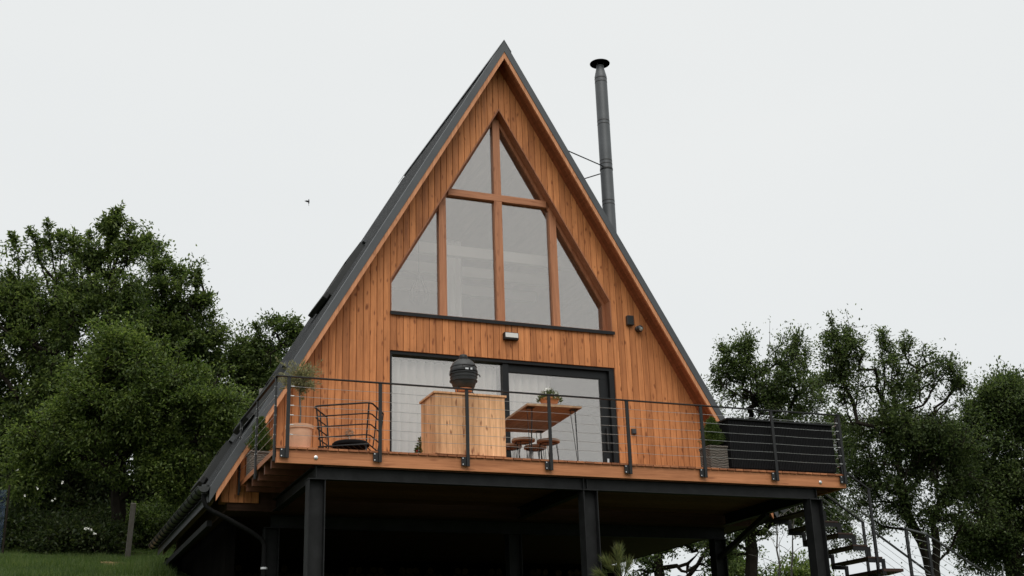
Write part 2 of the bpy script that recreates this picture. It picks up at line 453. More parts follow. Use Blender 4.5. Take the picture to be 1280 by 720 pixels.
# skylights on the left roof (seen edge-on)
def roofM(x,y):
    # local frame on left slope: u along y, v down the slope, w normal
    dn=Vector((-1,0,-MS)).normalized(); nr=Vector((-MS,0,1)).normalized(); u=Vector((0,1,0))
    M4=Matrix.Identity(4)
    for i,a in enumerate((u,dn,nr)):
        for r in range(3): M4[r][i]=a[r]
    M4.translation=Vector((-x,y,ZR-MS*x)); return M4
def skylight(x,y0,y1,vl):
    Mx=roofM(x,0)
    mb=MB()
    mb.box(y0,y1,0,.06,-.02,.10,Mx); mb.box(y0,y1,vl-.06,vl,-.02,.10,Mx)
    mb.box(y0,y0+.06,.06,vl-.06,-.02,.10,Mx); mb.box(y1-.06,y1,.06,vl-.06,-.02,.10,Mx)
    f=part(mb,'skylight',M['gutter'],roof)
    mb=MB(); mb.box(y0+.06,y1-.06,.06,vl-.06,.06,.08,Mx); part(mb,'pane',M['glass'],f)
    mb=MB(); mb.box(y0-.03,y1+.03,vl-.02,vl+.13,.02,.125,Mx); part(mb,'roller_box',M['rail'],f,bevel=.02)
    mb=MB(); mb.box(y0-.06,y1+.06,-.12,-.02,.0,.07,Mx); part(mb,'top_flashing',M['verge'],f)
skylight(2.02,2.0,3.15,1.25)
skylight(3.72,.75,1.85,.95)
skylight(4.25,2.6,3.6,.75)
# chimney
cx_,cy_=3.13,1.8
mb=MB(); mb.lathe([(.132,2.8),(.132,9.40)],(cx_,cy_,0),28); ch=part(mb,'chimney',M['pipe'],house,smooth=True)
mb=MB()
for z in (9.37,9.28,8.35,8.27,7.42,7.34,6.5,6.42,5.6): mb.lathe([(.132,z-.012),(.1345,z-.008),(.1345,z+.008),(.132,z+.012)],(cx_,cy_,0),28)
part(mb,'joint_band',M['cap'],ch,smooth=True,split=True)
mb=MB(); mb.lathe([(.132,9.40),(.132,9.42),(.092,9.60),(.085,9.63),(.085,9.69),(.075,9.69)],(cx_,cy_,0),28); part(mb,'cone',M['pipe'],ch,smooth=True)
mb=MB(); mb.lathe([(.215,9.74),(.218,9.75),(.13,9.79),(.02,9.83),(.0,9.835)],(cx_,cy_,0),32); mb.lathe([(.215,9.74),(.0,9.752)],(cx_,cy_,0),32)
for k in range(4):
    a=k*math.pi/2+.5; mb.tube([(cx_+.07*math.cos(a),cy_+.07*math.sin(a),9.64),(cx_+.10*math.cos(a),cy_+.10*math.sin(a),9.75)],.008,6)
part(mb,'rain_cap',M['cap'],ch,smooth=True)
for a,b in (((3.05,1.75,7.27),(.93,.25,ZR-MS*.93)),((3.10,1.85,7.18),(1.0,3.6,ZR-MS*1.0))):
    mb=MB(); mb.tube([a,b],.012,6); part(mb,'brace_rod',M['rail'],ch)
mb=MB(); mb.lathe([(.134,7.20),(.138,7.205),(.138,7.245),(.134,7.25)],(cx_,cy_,0),24); part(mb,'brace_clamp',M['rail'],ch,smooth=True)
# ------------------------------------------------------------------ upper window
YM=.17
mb=MB()   # outer timber lining (pentagon ring) seen on the right reveal
def ring(mb,po,pi,ya,yb):
    n=len(po)
    for i in range(n):
        j=(i+1)%n; mb.prism([po[i],po[j],pi[j],pi[i]],ya,yb)
def pent(d):
    # inset pentagon by d
    k=math.hypot(1,MS)*d
    w=W-d; return [(-w,ZS+d),(w,ZS+d),(w,ZA-k-MS*w),(0,ZA-k),(-w,ZA-k-MS*w)]
ring(mb,pent(.001),pent(.022),-.004,.25)
uw=part(mb,'window_lining',M['reveal'],house)
mb=MB(); ring(mb,pent(.022),pent(.075),YM+.03,YM+.12); win=part(mb,'window_frame',M['reveal'],house)
mb=MB()
for xc in (-1.085,1.085): mb.box(xc-.069,xc+.069,YM,YM+.12,ZS+.02,5.42)
mb.box(-.075,.075,YM,YM+.12,ZS+.02,5.42); mb.box(-.07,.07,YM,YM+.12,5.552,ZA-.16)
part(mb,'mullion',M['mull'],win,bevel=.004,split=True)
mb=MB(); mb.box(-(ZA-.08-5.5)/MS,(ZA-.08-5.5)/MS,YM-.003,YM+.123,5.42,5.552); part(mb,'crossbar',M['mullx'],win,bevel=.004)
mb=MB(); mb.prism(pent(.06),YM+.07,YM+.078); part(mb,'pane',M['glass'],win)
mb=MB(); mb.box(-W-.005,W+.03,-.035,.17,ZS-.018,ZS+.006); mb.box(-W-.005,W+.03,-.04,-.034,ZS-.055,ZS+.006); part(mb,'window_sill',M['dark'],house)
# ------------------------------------------------------------------ sliding door
door=thing('sliding_door','wide black framed sliding glass door below the gable window','door'); door.parent=house; door.location=(0,0,.3)
del door['category']; del door['label']
def db(mb,name,mat,**k): return part(mb,name,mat,door,**k)
w=W-.004
mb=MB(); mb.box(-w,w,.03,.20,HD-.06,HD-.002); mb.box(-w,-w+.035,.03,.20,0,HD-.06); mb.box(w-.10,w,.03,.20,0,HD-.06); mb.box(-w+.035,w-.10,.03,.20,-.02,.03)
mb.box(.06,w-.10,.10,.16,HD-.20,HD-.06); mb.box(-.05,.06,.06,.20,.03,HD-.06)
mb.box(w-.26,w-.10,.10,.16,.03,HD-.20); mb.box(.06,w-.26,.10,.16,.03,.09)
db(mb,'door_frame',M['dark'],bevel=.004)
mb=MB(); mb.box(-w+.035,-.05,.12,.128,.03,HD-.06); db(mb,'pane',M['glass'])
mb=MB(); mb.box(.06,w-.26,.13,.138,.09,HD-.20); db(mb,'pane',M['glass'])
mb=MB(); mb.box(w-.20,w-.17,.05,.10,.85,1.25); db(mb,'handle',M['rail'],bevel=.006)
mb=MB(); mb.box(w-.205,w-.165,.085,.10,.62,.70); db(mb,'lock',M['zinc'],bevel=.004)
# curtains (hang inside: things)
def curtain(x0,x1,z0,z1,y,label,amp=.055):
    m=MB(); n=int((x1-x0)/.008); vs=[];fs=[]
    for i in range(n+1):
        x=x0+(x1-x0)*i/n
        yy=y+amp*(1-2*abs(math.sin(x*math.pi/.15+math.sin(x*3)*.8))**.6)
        vs+=[(x,yy,z0),(x,yy,z1)]
    fs=[(2*i,2*i+2,2*i+3,2*i+1) for i in range(n)]
    m.v=vs;m.f=fs; o=m.build('curtain',M['curtain'],smooth=True)
    s=o.modifiers.new('t','SOLIDIFY'); s.thickness=.004
    tag(o,label,'curtain')
curtain(-1.98,-.1,.03,2.26,.29,'long white pleated curtain behind the left pane of the sliding door')
curtain(.05,.92,.03,2.24,.29,'white pleated curtain behind the left side of the right sliding pane')
curtain(-.62,-.15,3.0,5.2,1.8,'pale curtain strip faintly seen behind the middle of the gable window',.05)
# pendant lamp & plant inside
pl_=thing('pendant_lamp','wire pendant lamp faintly seen behind the lower left gable pane','lamp',(-1.30,.9,3.75))
mb=MB()
for k in range(10):
    a=2*math.pi*k/10
    mb.tube([(r*math.cos(a),r*math.sin(a),z) for r,z in ((.03,.35),(.09,.2),(.17,.02),(.18,-.1),(.1,-.2))],.006,4)
mb.tube([(.17*math.cos(t/16*2*math.pi),.17*math.sin(t/16*2*math.pi),0) for t in range(16)],.006,4,closed=True)
mb.build('lamp_shade',M['rail'],pl_); mb=MB(); mb.tube([(0,0,.35),(0,0,2.4)],.006,5); mb.build('cord',M['rail'],pl_)
# ------------------------------------------------------------------ wall fittings
t=thing('wall_lamp','small rectangular black wall lamp with frosted front above the sliding door','wall lamp',(.075,0,2.755))
MB().box(-.135,.135,-.10,-.001,-.065,.065).build('housing',M['rail'],t,bevel=.01)
MB().box(-.12,.12,-.112,-.101,-.035,.05).build('diffuser',M['lampglass'],t,bevel=.01)
t=thing('speaker_box','small plain dark box fixed to the cladding beside the dome camera','wall box',(2.46,0,3.27))
MB().box(-.065,.065,-.08,-.001,-.09,.09).build('housing',M['sock'],t,bevel=.006)
MB().box(-.055,.055,-.086,-.081,-.08,.08).build('grille',M['rail'],t)
t=thing('security_camera','round black security camera on the wall right of the gable window','camera',(2.63,0,3.13))
MB().lathe([(.055,0),(.06,.01),(.055,.04),(.03,.05)],(0,0,0),20,Matrix.Rotation(R_(90),4,'X')).build('base',M['sock'],t,smooth=True)
MB().lathe([(0,-.065),(.035,-.055),(.06,-.02),(.065,0),(.055,.035),(.03,.058),(0,.065)],(.0,-.09,-.015),20).build('dome',M['sock'],t,smooth=True)
MB().lathe([(.036,.05),(.034,.062),(0,.07)],(.0,-.09,-.015),16,Matrix.Rotation(R_(115),4,'X')).build('lens',M['zinc'],t,smooth=True)
t=thing('wall_socket','small black outdoor socket low on the cladding right of the door','socket',(2.40,0,1.19))
MB().box(-.045,.045,-.045,-.001,-.05,.05).build('cover',M['sock'],t,bevel=.006)
MB().box(-.038,.038,-.056,-.046,-.04,.035).build('flap',M['sock'],t,bevel=.004)
# ------------------------------------------------------------------ deck
A=4.53;B=4.71;B2=4.75
deck=thing('deck','raised timber deck with orange fascia on black steel beams','deck',(0,-D,-.22))
def dk(mb,name,mat,label=None,**k): return part(mb,name,mat,deck,label,**k)
mb=MB(); x=-A
while x<B-.01:
    x1=min(x+.138,B); mb.box(x,x1-.006,-D-.03,-.03,-.028+rng.uniform(-.001,.001),0); x+=.144
dk(mb,'deck_boards',M['deckwood'],bevel=0)
mb=MB(); mb.box(-A+.012,B2-.002,-D+.0,-D+.045,-.222,-.031); dk(mb,'fascia_board',M['fasciawood'],bevel=.004)
mb=MB(); mb.box(-A,-A+.012,-D+.0,-.05,-.075,-.030);mb.box(-A+.0,-A+.011,-D,-D+.045,-.222,-.0755); dk(mb,'edge_board',M['sidewood'])
mb=MB(); mb.box(B2-.045,B2,-D+.05,-.05,-.222,-.031); dk(mb,'fascia_board',M['sidewood'])
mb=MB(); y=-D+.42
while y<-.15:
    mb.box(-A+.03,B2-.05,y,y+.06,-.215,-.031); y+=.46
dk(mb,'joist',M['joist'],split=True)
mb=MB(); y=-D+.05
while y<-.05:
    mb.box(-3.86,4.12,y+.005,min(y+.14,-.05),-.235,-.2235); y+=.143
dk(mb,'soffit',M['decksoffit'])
# bolts on fascia
mb=MB()
for x,z in ((-3.98,-.13),(4.25,-.145)):
    mb.lathe([(.0,.0),(.026,.0),(.028,.012),(.012,.02),(.0,.02)],(x,-D-.0,z),14,Matrix.Rotation(R_(90),4,'X'))
dk(mb,'bolt',M['zinc'],smooth=True,split=True)
# steel: I beams
def ibeam(mb,a,b,h,wd,tf=.012,tw=.008,zt=-.2245):
    a=Vector(a);b=Vector(b)
    for (w_,h_,z) in ((wd,tf,zt-tf/2),(wd,tf,zt-h+tf/2),(tw,h-2*tf,zt-h/2)):
        mb.bar((a.x,a.y,z),(b.x,b.y,z),w_,h_)
YF=-2.66; CX=(-3.95,.155,4.14)
mb=MB(); ibeam(mb,(-3.96,YF,0),(4.22,YF,0),.185,.10); 
for x in (-3.955,.07,.13,4.20): mb.box(x-.005,x+.005,YF-.05,YF+.05,-.397,-.237)
dk(mb,'front_beam',M['steel'])
YB=.32
mb=MB(); ibeam(mb,(-3.96,YB,0),(4.3,YB,0),.2,.10,zt=-.43); dk(mb,'rear_beam',M['steel'])
for x in CX:
    mb=MB(); ibeam(mb,(x,YF+.06,0),(x,-.02,0),.185,.12,zt=-.238); dk(mb,'cross_beam',M['steel'])
mb=MB(); mb.bar((4.14,-1.35,-.43),(4.14,YB-.05,-.95),.08,.08); dk(mb,'knee_brace',M['steel'])
def column(x,y,zt,wd=.235,dp=.20):
    mb=MB(); zb=g(x,y)-.1
    h=wd/2
    mb.box(x-h,x-h+.014,y-dp/2,y+dp/2,zb,zt-.014); mb.box(x+h-.014,x+h,y-dp/2,y+dp/2,zb,zt-.014)
    mb.box(x-h+.014,x+h-.014,y-.006,y+.006,zb,zt-.014)
    mb.box(x-h-.01,x+h+.01,y-dp/2-.01,y+dp/2+.01,zt-.0135,zt)
    dk(mb,'column',M['steel'])
for x in CX: column(x,YF,-.4105); column(x,YB,-.632)
# ------------------------------------------------------------------ railing
rail=thing('deck_railing','black steel railing with thin horizontal cables around the deck edge','railing',(0,-D,0))
def rp(mb,name,mat,**k): return part(mb,name,mat,rail,**k)
XP=-4.388;SP=1.2998; yp=-D-.055
posts=[]
for i in range(8):
    x=XP+i*SP; mb=MB()
    mb.box(x-.024,x+.024,yp-.014,yp+.014,-.165,.962)
    p_=rp(mb,'post',M['rail'],bevel=.003); posts.append(p_)
    mb=MB(); mb.box(x-.095,x-.026,yp+.006,yp+.022,-.155,-.03); mb.box(x-.028,x+.03,yp+.0145,yp+.022,-.155,-.03)
    pl2=rp(mb,'post_bracket',M['rail'])
    mb=MB()
    for dz in (-.05,-.135): mb.lathe([(0,0),(.009,0),(.009,.008),(0,.008)],(x-.075,yp+.006,dz),8,Matrix.Rotation(R_(90),4,'X'))
    rp(mb,'bracket_bolt',M['zinc'],split=True)
def sidepost(x,y,sx,long_=True):
    mb=MB(); mb.box(x-.014,x+.014,y-.024,y+.024,-.20,.962); rp(mb,'post',M['rail'],bevel=.003)
    mb=MB(); mb.box(x+sx*-.022-.004,x+sx*-.022+.004,y-.02,y+.10,-.15,-.03); rp(mb,'post_bracket',M['rail'])
    mb=MB()
    for k in range(6):
        z=.835-k*.135; mb.lathe([(0,-.018),(.011,-.018),(.011,.018),(0,.018)],(x,y,z),8,Matrix.Rotation(R_(90),4,'Y'))
    rp(mb,'cable_fitting',M['zinc'],split=True)
xl=-A-.02; xr=B+.06
for k in range(3): sidepost(xl,-D+.02+k*1.335,-1)
sidepost(xr,-D+.10,1)
mb=MB(); z=.98
mb.box(xl-.02,xr+.02,yp-.022,yp+.022,z-.018,z); mb.box(xl-.022,xl+.022,yp+.022,-.02,z-.018,z)
rp(mb,'handrail',M['rail'],bevel=.003)
mb=MB()
for k in range(6):
    z=.835-k*.135
    n=30
    pts=[(XP-.02+(7*SP+.04)*i/n, yp, z-.006*abs(math.sin(math.pi*7*i/n))) for i in range(n+1)]
    mb.tube(pts,.0033,5)
    mb.tube([(xl,yp+.05,z),(xl,-.06,z)],.003,5)
    mb.tube([(xr,-D+.10,z),(xr,-D+.9,z)],.003,5)
rp(mb,'cable',M['cable'],smooth=True,split=True)
mb=MB()
for k in range(6):
    z=.835-k*.135
    for xx in (XP+.045,XP+7*SP-.045): mb.tube([(xx-.03,yp,z),(xx+.03,yp,z)],.008,8)
    mb.tube([(xr,-D+.13,z),(xr,-D+.19,z)],.009,8)
rp(mb,'tensioner',M['zinc'],smooth=True,split=True)
# ------------------------------------------------------------------ stairs
st=thing('staircase','dark steel outdoor staircase with zigzag stringers descending from the deck right end','staircase',(5.5,-1.2,-1.3))
def sp_(mb,name,mat,**k): return part(mb,name,mat,st,**k)
run,rise=.277,.195; X0=4.78;Z0=-.37
ns=5
def zig(y):
    mb=MB()
    for i in range(ns):
        x=X0+i*run; z=Z0-i*rise
        mb.box(x-.02,x+run+.06,y-.006,y+.006,z-.10,z-.032)
        mb.box(x+run-.02,x+run+.06,y-.0055,y+.0055,z-.10-rise+.0,z-.1005)
    sp_(mb,'stringer',M['steel'])
zig(-1.65);zig(-.62)
for i in range(ns):
    mb=MB(); x=X0+i*run;z=Z0-i*rise; mb.box(x-.02,x+run+.01,-1.66,-.61,z-.03,z); sp_(mb,'tread',M['tread'],bevel=.004)
XL=X0+ns*run; ZL=Z0-ns*rise
mb=MB(); mb.prism([(XL,-1.66),(XL+.42,-1.66),(XL+.55,-1.1),(XL+.45,-.6),(XL,-.6)],ZL-.05,ZL,axis='z'); sp_(mb,'landing',M['tread'])
mb=MB(); mb.prism([(XL,-2.4),(XL+.6,-2.2),(XL+.42,-1.665),(XL,-1.665)],ZL-.25,ZL-.20,axis='z'); sp_(mb,'landing',M['tread'])
mb=MB(); mb.box(XL+.1,XL+.2,-1.2,-1.1,g(XL,-1.2)-.1,ZL-.051); sp_(mb,'landing_post',M['steel'])
for i in range(6):
    mb=MB(); x=XL+.55+i*run; z=-1.92-i*rise; mb.box(x,x+run,-2.47,-1.53,z-.03,z); sp_(mb,'tread',M['tread'])
for y in (-2.48,-1.52):
    mb=MB(); mb.bar((XL+.45,y,-1.95),(XL+.5+6*run,y,-1.95-6*rise),.01,.14); sp_(mb,'stringer',M['steel'])
def shand(pts,posts_,yoff=0,nc=6):
    mb=MB()
    for a,b in zip(pts[:-1],pts[1:]): mb.bar(a,b,.04,.022)
    sp_(mb,'handrail',M['gutter'] if yoff else M['rail'])
    for p,h in posts_:
        mb=MB(); mb.bar((p[0],p[1],p[2]-.01),(p[0],p[1],p[2]-h),.05,.028,(0,1,0)); sp_(mb,'post',M['rail'])
    mb=MB()
    for k in range(nc):
        dz=.13+.135*k
        for a,b in zip(pts[:-1],pts[1:]): mb.tube([(a[0],a[1],a[2]-dz),(b[0],b[1],b[2]-dz)],.0035,5)
    sp_(mb,'cable',M['cable'],split=True)
shand([(4.80,-1.66,.80),(6.08,-1.66,.0)],[((6.06,-1.66,.02),1.35)])
shand([(4.80,-.60,.80),(6.7,-.60,-.40)],[((6.68,-.60,-.38),1.0)])
shand([(6.15,-1.5,-.68),(9.0,-1.5,-2.49)],[((6.18,-1.5,-.60),1.5),((7.9,-1.5,-1.8),1.0)],1)
shand([(5.62,-3.0,-.88),(6.46,-2.5,-.88),(8.6,-2.5,-2.05)],[((5.65,-2.98,-.88),1.1),((6.47,-2.5,-.90),1.1),((8.3,-2.5,-1.9),1.0)],1)
# ------------------------------------------------------------------ lower storey
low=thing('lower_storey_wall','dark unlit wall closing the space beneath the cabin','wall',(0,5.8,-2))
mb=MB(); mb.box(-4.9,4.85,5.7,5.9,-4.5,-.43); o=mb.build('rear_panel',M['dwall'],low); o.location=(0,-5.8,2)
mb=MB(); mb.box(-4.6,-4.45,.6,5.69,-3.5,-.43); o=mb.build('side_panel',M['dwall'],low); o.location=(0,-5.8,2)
# firewood logs in front of rear panel
lr=random.Random(3)
def logmesh(r,L,seed):
    q=random.Random(seed); n=9; mb=MB()
    prof=[r*q.uniform(.8,1.1) for _ in range(n)]
    vs=[(prof[k]*math.cos(2*math.pi*k/n),0,prof[k]*math.sin(2*math.pi*k/n)) for k in range(n)]
    vs2=[(x,L,z) for x,_,z in vs]; mb.add(vs+vs2,[tuple(range(n)),tuple(range(2*n-1,n-1,-1))]+[(k,k+n,(k+1)%n+n,(k+1)%n) for k in range(n)])
    return mb
protos=[logmesh(.075,.4,i) for i in range(5)]
pobj=[]
for i,m_ in enumerate(protos):
    pobj.append(m_.build('firewood_log',M['log']))
used=[False]*5; cnt=0
for row in range(5):
    for k in range(52):
        x=-3.9+k*.15+(.07 if row%2 else 0); z=-1.22+row*.135
        if row==4 and lr.random()<.45: continue
        j=lr.randrange(5)
        o=pobj[j] if not used[j] else pobj[j].copy()
        if used[j]: COL.objects.link(o)
        used[j]=True
        o.location=(x,5.2+lr.uniform(-.03,.03),z+.01*lr.random()); o.rotation_euler=(0,lr.uniform(0,6),0)
        tag(o,'split firewood log in the dark stack against the wall under the cabin','log','firewood logs stacked under the cabin'); cnt+=1
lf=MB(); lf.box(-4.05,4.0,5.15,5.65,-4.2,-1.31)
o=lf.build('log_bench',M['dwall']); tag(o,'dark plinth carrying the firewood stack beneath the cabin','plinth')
# ------------------------------------------------------------------ leaves helper for plants
def leaves(P,Dr,L,Wd,seed=0,bend=.15,jit=.5,upn=(1,0)):
    r=np.random.default_rng(seed); K=len(P)
    Dr=Dr+r.normal(0,jit,(K,3)); Dr/=np.linalg.norm(Dr,axis=1,keepdims=True)+1e-9
    A_=r.normal(0,1,(K,3))*upn[0]+np.array([0,0,upn[1]])
    S=np.cross(Dr,A_); S/=np.linalg.norm(S,axis=1,keepdims=True)+1e-9
    Nn=np.cross(S,Dr); ln=(L*r.uniform(.5,1.35,K))[:,None]; wd=(Wd*r.uniform(.75,1.2,K))[:,None]
    V=np.stack([P,P+Dr*ln*.45+S*wd*.5+Nn*ln*.06,P+Dr*ln-Nn*ln*bend,P+Dr*ln*.45-S*wd*.5+Nn*ln*.06],1)
    return V
# ------------------------------------------------------------------ deck furniture
# grill cabinet
t=thing('grill_cabinet','pale knotty pine cabinet standing at the railing under the black grill','cabinet',(-1.665,-2.3,0))
mb=MB(); x=-.545
while x<.54:
    x1=min(x+.085,.545); mb.box(x+.0008,x1-.0008,-.33,-.31,.045,.93); x=x1
mb.build('front_panel',M['pine'],t,bevel=.0015)
for sx in (-1,1):
    mb=MB(); y=-.309
    while y<.33:
        y1_=min(y+.107,.33); mb.box(*(sorted((sx*.525,sx*.545))),y+.001,y1_-.001,.045,.93); y=y1_
    mb.build('side_panel',M['pine'],t)
mb=MB(); mb.box(-.524,.524,.30,.33,.045,.93); mb.build('rear_panel',M['pine'],t)
mb=MB(); mb.box(-.57,.57,-.35,.35,.931,.962); mb.build('top',M['pine'],t,bevel=.003)
mb=MB(); mb.box(-.50,.50,-.29,.29,0,.0445); mb.build('plinth',M['rail'],t)
# kamado grill
t=thing('kamado_grill','small black egg-shaped ceramic grill standing on the pine cabinet','grill',(-1.64,-2.3,.963))
mb=MB(); mb.lathe([(.11,.13),(.16,.17),(.192,.26),(.20,.33),(.203,.385)],(0,0,0),36); bd=mb.build('base_bowl',M['kamado'],t,smooth=True)
mb=MB(); mb.lathe([(.203,.40),(.202,.45),(.188,.51),(.155,.565),(.105,.60),(.045,.615)],(0,0,0),36); mb.build('lid',M['kamado'],t,smooth=True)
mb=MB(); mb.lathe([(.2,.362),(.216,.366),(.216,.388),(.2,.392)],(0,0,0),36); mb.lathe([(.2,.402),(.214,.406),(.212,.430),(.2,.434)],(0,0,0),36); mb.lathe([(.19,.255),(.206,.26),(.206,.275),(.19,.28)],(0,0,0),36); mb.build('steel_band',M['rail'],t,smooth=True,split=True)
mb=MB(); mb.lathe([(.196,.475),(.203,.478),(.199,.492),(.19,.495)],(0,0,0),36); mb.lathe([(.195,.315),(.207,.318),(.207,.330),(.195,.333)],(0,0,0),36); mb.build('steel_band',M['rail'],t,smooth=True,split=True)
mb=MB(); mb.box(-.03,.03,.185,.235,.33,.46); mb.build('hinge',M['rail'],t,bevel=.008)
mb=MB(); mb.lathe([(.045,.61),(.065,.62),(.068,.66),(.055,.68),(.0,.69)],(0,0,0),20); mb.build('vent_cap',M['rail'],t,smooth=True)
mb=MB(); mb.lathe([(.09,.095),(.115,.10),(.135,.145),(.12,.15)],(0,0,0),30); mb.build('ceramic_foot',M['terra2'],t,smooth=True)
mb=MB()
mb.tube([(.16*math.cos(k/24*2*math.pi),.16*math.sin(k/24*2*math.pi),.065) for k in range(24)],.007,6,closed=True)
for k in range(4):
    a=k*math.pi/2+.6; mb.tube([(.19*math.cos(a),.19*math.sin(a),0),(.16*math.cos(a),.16*math.sin(a),.065),(.155*math.cos(a),.155*math.sin(a),.17)],.008,6)
mb.build('stand',M['rail'],t,smooth=True)
mb=MB(); mb.tube([(-.09,-.195,.47),(-.085,-.24,.465),(.085,-.24,.465),(.09,-.195,.47)],.011,8); mb.build('handle',M['rail'],t,smooth=True)
mb=MB(); mb.tube([(-.20,-.03,.39),(-.235,-.05,.37),(-.24,-.05,.34)],.009,6); mb.tube([(.20,-.03,.39),(.24,-.05,.37),(.245,-.05,.34)],.009,6); mb.tube([(-.19,-.05,.25),(-.24,-.06,.26),(-.245,-.06,.22)],.005,6); mb.build('side_hook',M['rail'],t,smooth=True,split=True)
mb=MB(); mb.box(-.05,.0,-.222,-.208,.40,.425); mb.box(.03,.06,-.222,-.208,.40,.43); mb.build('latch',M['zinc'],t,split=True)
# table
t=thing('bar_table','tall wooden table with black hairpin legs between the grill cabinet and the door','table',(-.06,-1.29,0),R_(-3))
mb=MB()
for i in range(6): mb.box(-.455+i*.152,-.455+i*.152+.1505,-.9,.9,.965,1.0)
mb.build('tabletop',M['tablewood'],t,bevel=.002)
for sx in (-1,1):
    for sy in (-1,1):
        mb=MB(); px,py=sx*.36,sy*.78
        mb.box(px-.06,px+.06,py-.06,py+.06,.958,.964)
        tip=(px+sx*.03,py+sy*.03,0)
        mb.tube([(px-.045,py+.03,.96),tip],.0055,6); mb.tube([(px+.045,py+.03,.96),tip],.0055,6); mb.tube([(px,py-.045,.96),tip],.0055,6)
        mb.build('hairpin_leg',M['rail'],t,smooth=True)
# stools
def stool(loc,label,rz):
    t=thing('stool',label,'stool',loc,rz,'round hairpin stools under the bar table')
    mb=MB(); mb.lathe([(0,.61),(.17,.61),(.19,.62),(.19,.65),(.18,.66),(0,.662)],(0,0,0),28); mb.build('seat',M['seatwood'],t,smooth=True)
    mb=MB(); mb.tube([(.13*math.cos(k/20*2*math.pi),.13*math.sin(k/20*2*math.pi),.60) for k in range(20)],.006,6,closed=True)
    mb.tube([(.16*math.cos(k/20*2*math.pi),.16*math.sin(k/20*2*math.pi),.22) for k in range(20)],.005,6,closed=True); mb.build('ring',M['rail'],t,smooth=True)
    for k in range(4):
        a=k*math.pi/2+.4; mb=MB()
        for da in (-.28,.28): mb.tube([(.14*math.cos(a+da),.14*math.sin(a+da),.61),(.19*math.cos(a),.19*math.sin(a),0.0)],.005,6)
        mb.build('leg',M['rail'],t,smooth=True)
    return t
stl=['round wooden stool nearest the pine cabinet at the front of the bar table','round wooden stool at the front right under the bar table','round wooden stool behind, lowest seen beside the pine cabinet','round wooden stool behind the front right one, mostly hidden']
s0=stool((-.24,-1.2,0),stl[0],.2)
for l,(x,y,rz) in zip(stl[1:],((.19,-1.22,.9),(-.27,-.72,.5),(.16,-.75,1.3))):
    c=copy_tree(s0); c.location=(x,y,0); c.rotation_euler=(0,0,rz); c['label']=l
# flower bowl on table
def potplant(name,label,cat,loc,prof,mat,leafm,K,rad,h,seed,L=.05,Wd=.02,droop=0,extra=None):
    t=thing(name,label,cat,loc)
    MB().lathe(prof,(0,0,0),28).build('pot',mat,t,smooth=True)
    rr=np.random.default_rng(seed); ang=rr.uniform(0,2*math.pi,K); r=rad*rr.uniform(0,1,K)**.6
    z=prof[-1][1]+h*rr.uniform(0,1,K)*(1-.6*(r/rad)**2)-droop*(r/rad)**2
    P=np.stack([r*np.cos(ang),r*np.sin(ang),z],1); Dr=np.stack([np.cos(ang)*r/rad,np.sin(ang)*r/rad,.6+0*r],1)
    quads_mesh('foliage',leaves(P,Dr,L,Wd,seed),leafm,t)
    return t,P
t,P=potplant('flower_bowl','orange clay bowl of small white flowers on the bar table','potted plant',(-.10,-1.98,1.0),[(.08,0),(.10,.01),(.13,.07),(.15,.115),(.16,.12),(.158,.14),(.13,.14)],M['terra2'],M['leafG'],900,.18,.13,4,.05,.013,.06)
rr=np.random.default_rng(8); idx=rr.choice(len(P),60,replace=False)
quads_mesh('petals',np.concatenate([leaves(P[idx]+[0,0,.05],rr.normal(0,1,(60,3)),.03,.025,s) for s in (1,2,3)]),M['petal'],t)
t,P=potplant('flower_pot','small pot of red flowers on the deck left of the pine cabinet','potted plant',(-2.19,-1.93,0),[(.06,0),(.07,.12),(.08,.16),(.07,.16)],M['terra2'],M['leafG'],260,.08,.26,5,.05,.03)
idx=rr.choice(len(P),14,replace=False)
quads_mesh('petals',np.concatenate([leaves(P[idx]+[0,-.03,.04],rr.normal(0,1,(14,3)),.04,.035,s) for s in (1,2,3,4)]),M['redpetal'],t)
# olive topiary pot
t=thing('olive_tree','little olive tree with grey-green ball crown in a pale terracotta pot','potted tree',(-4.13,-2.38,0))
MB().lathe([(.135,.0),(.15,.02),(.178,.33),(.195,.335),(.20,.385),(.185,.39),(.17,.35)],(0,0,0),36).build('pot',M['terracotta'],t,smooth=True)
MB().lathe([(.0,-.0),(.19,.0),(.205,.03),(.19,.035)],(0,0,0.002),36).build('saucer',M['terracotta'],t,smooth=True)
MB().lathe([(0,.34),(.172,.345),(.172,.35),(0,.352)],(0,0,0),20).build('soil',M['soil'],t)
mb=MB(); mb.tube([(0,0,.34),(.01,0,.6),(-.01,.01,.85),(0,0,1.05)],[.014,.012,.011,.008],7)
rr=np.random.default_rng(12); PT=[];DT=[]
for k in range(120):
    d=rr.normal(0,1,3); d/=np.linalg.norm(d); d[2]=d[2]*.9+.25
    Ln=rr.uniform(.13,.30) if rr.random()<.82 else rr.uniform(.30,.42)
    c0=np.array([0,0,1.02]); e=c0+d*Ln
    if k%2==0: mb.tube([tuple(c0),tuple(c0+d*Ln*.5+rr.normal(0,.01,3)),tuple(e)],[.004,.003,.0015],4)
    m_=int(34*Ln/.25); s=rr.uniform(.3,1.0,m_)[:,None]
    PT.append(c0+d*Ln*s+rr.normal(0,.012,(m_,3))); DT.append(np.tile(d,(m_,1)))
mb.build('trunk',M['barklight'],t)
quads_mesh('crown',leaves(np.concatenate(PT),np.concatenate(DT),.05,.011,3,jit=.6),M['leafP'],t)
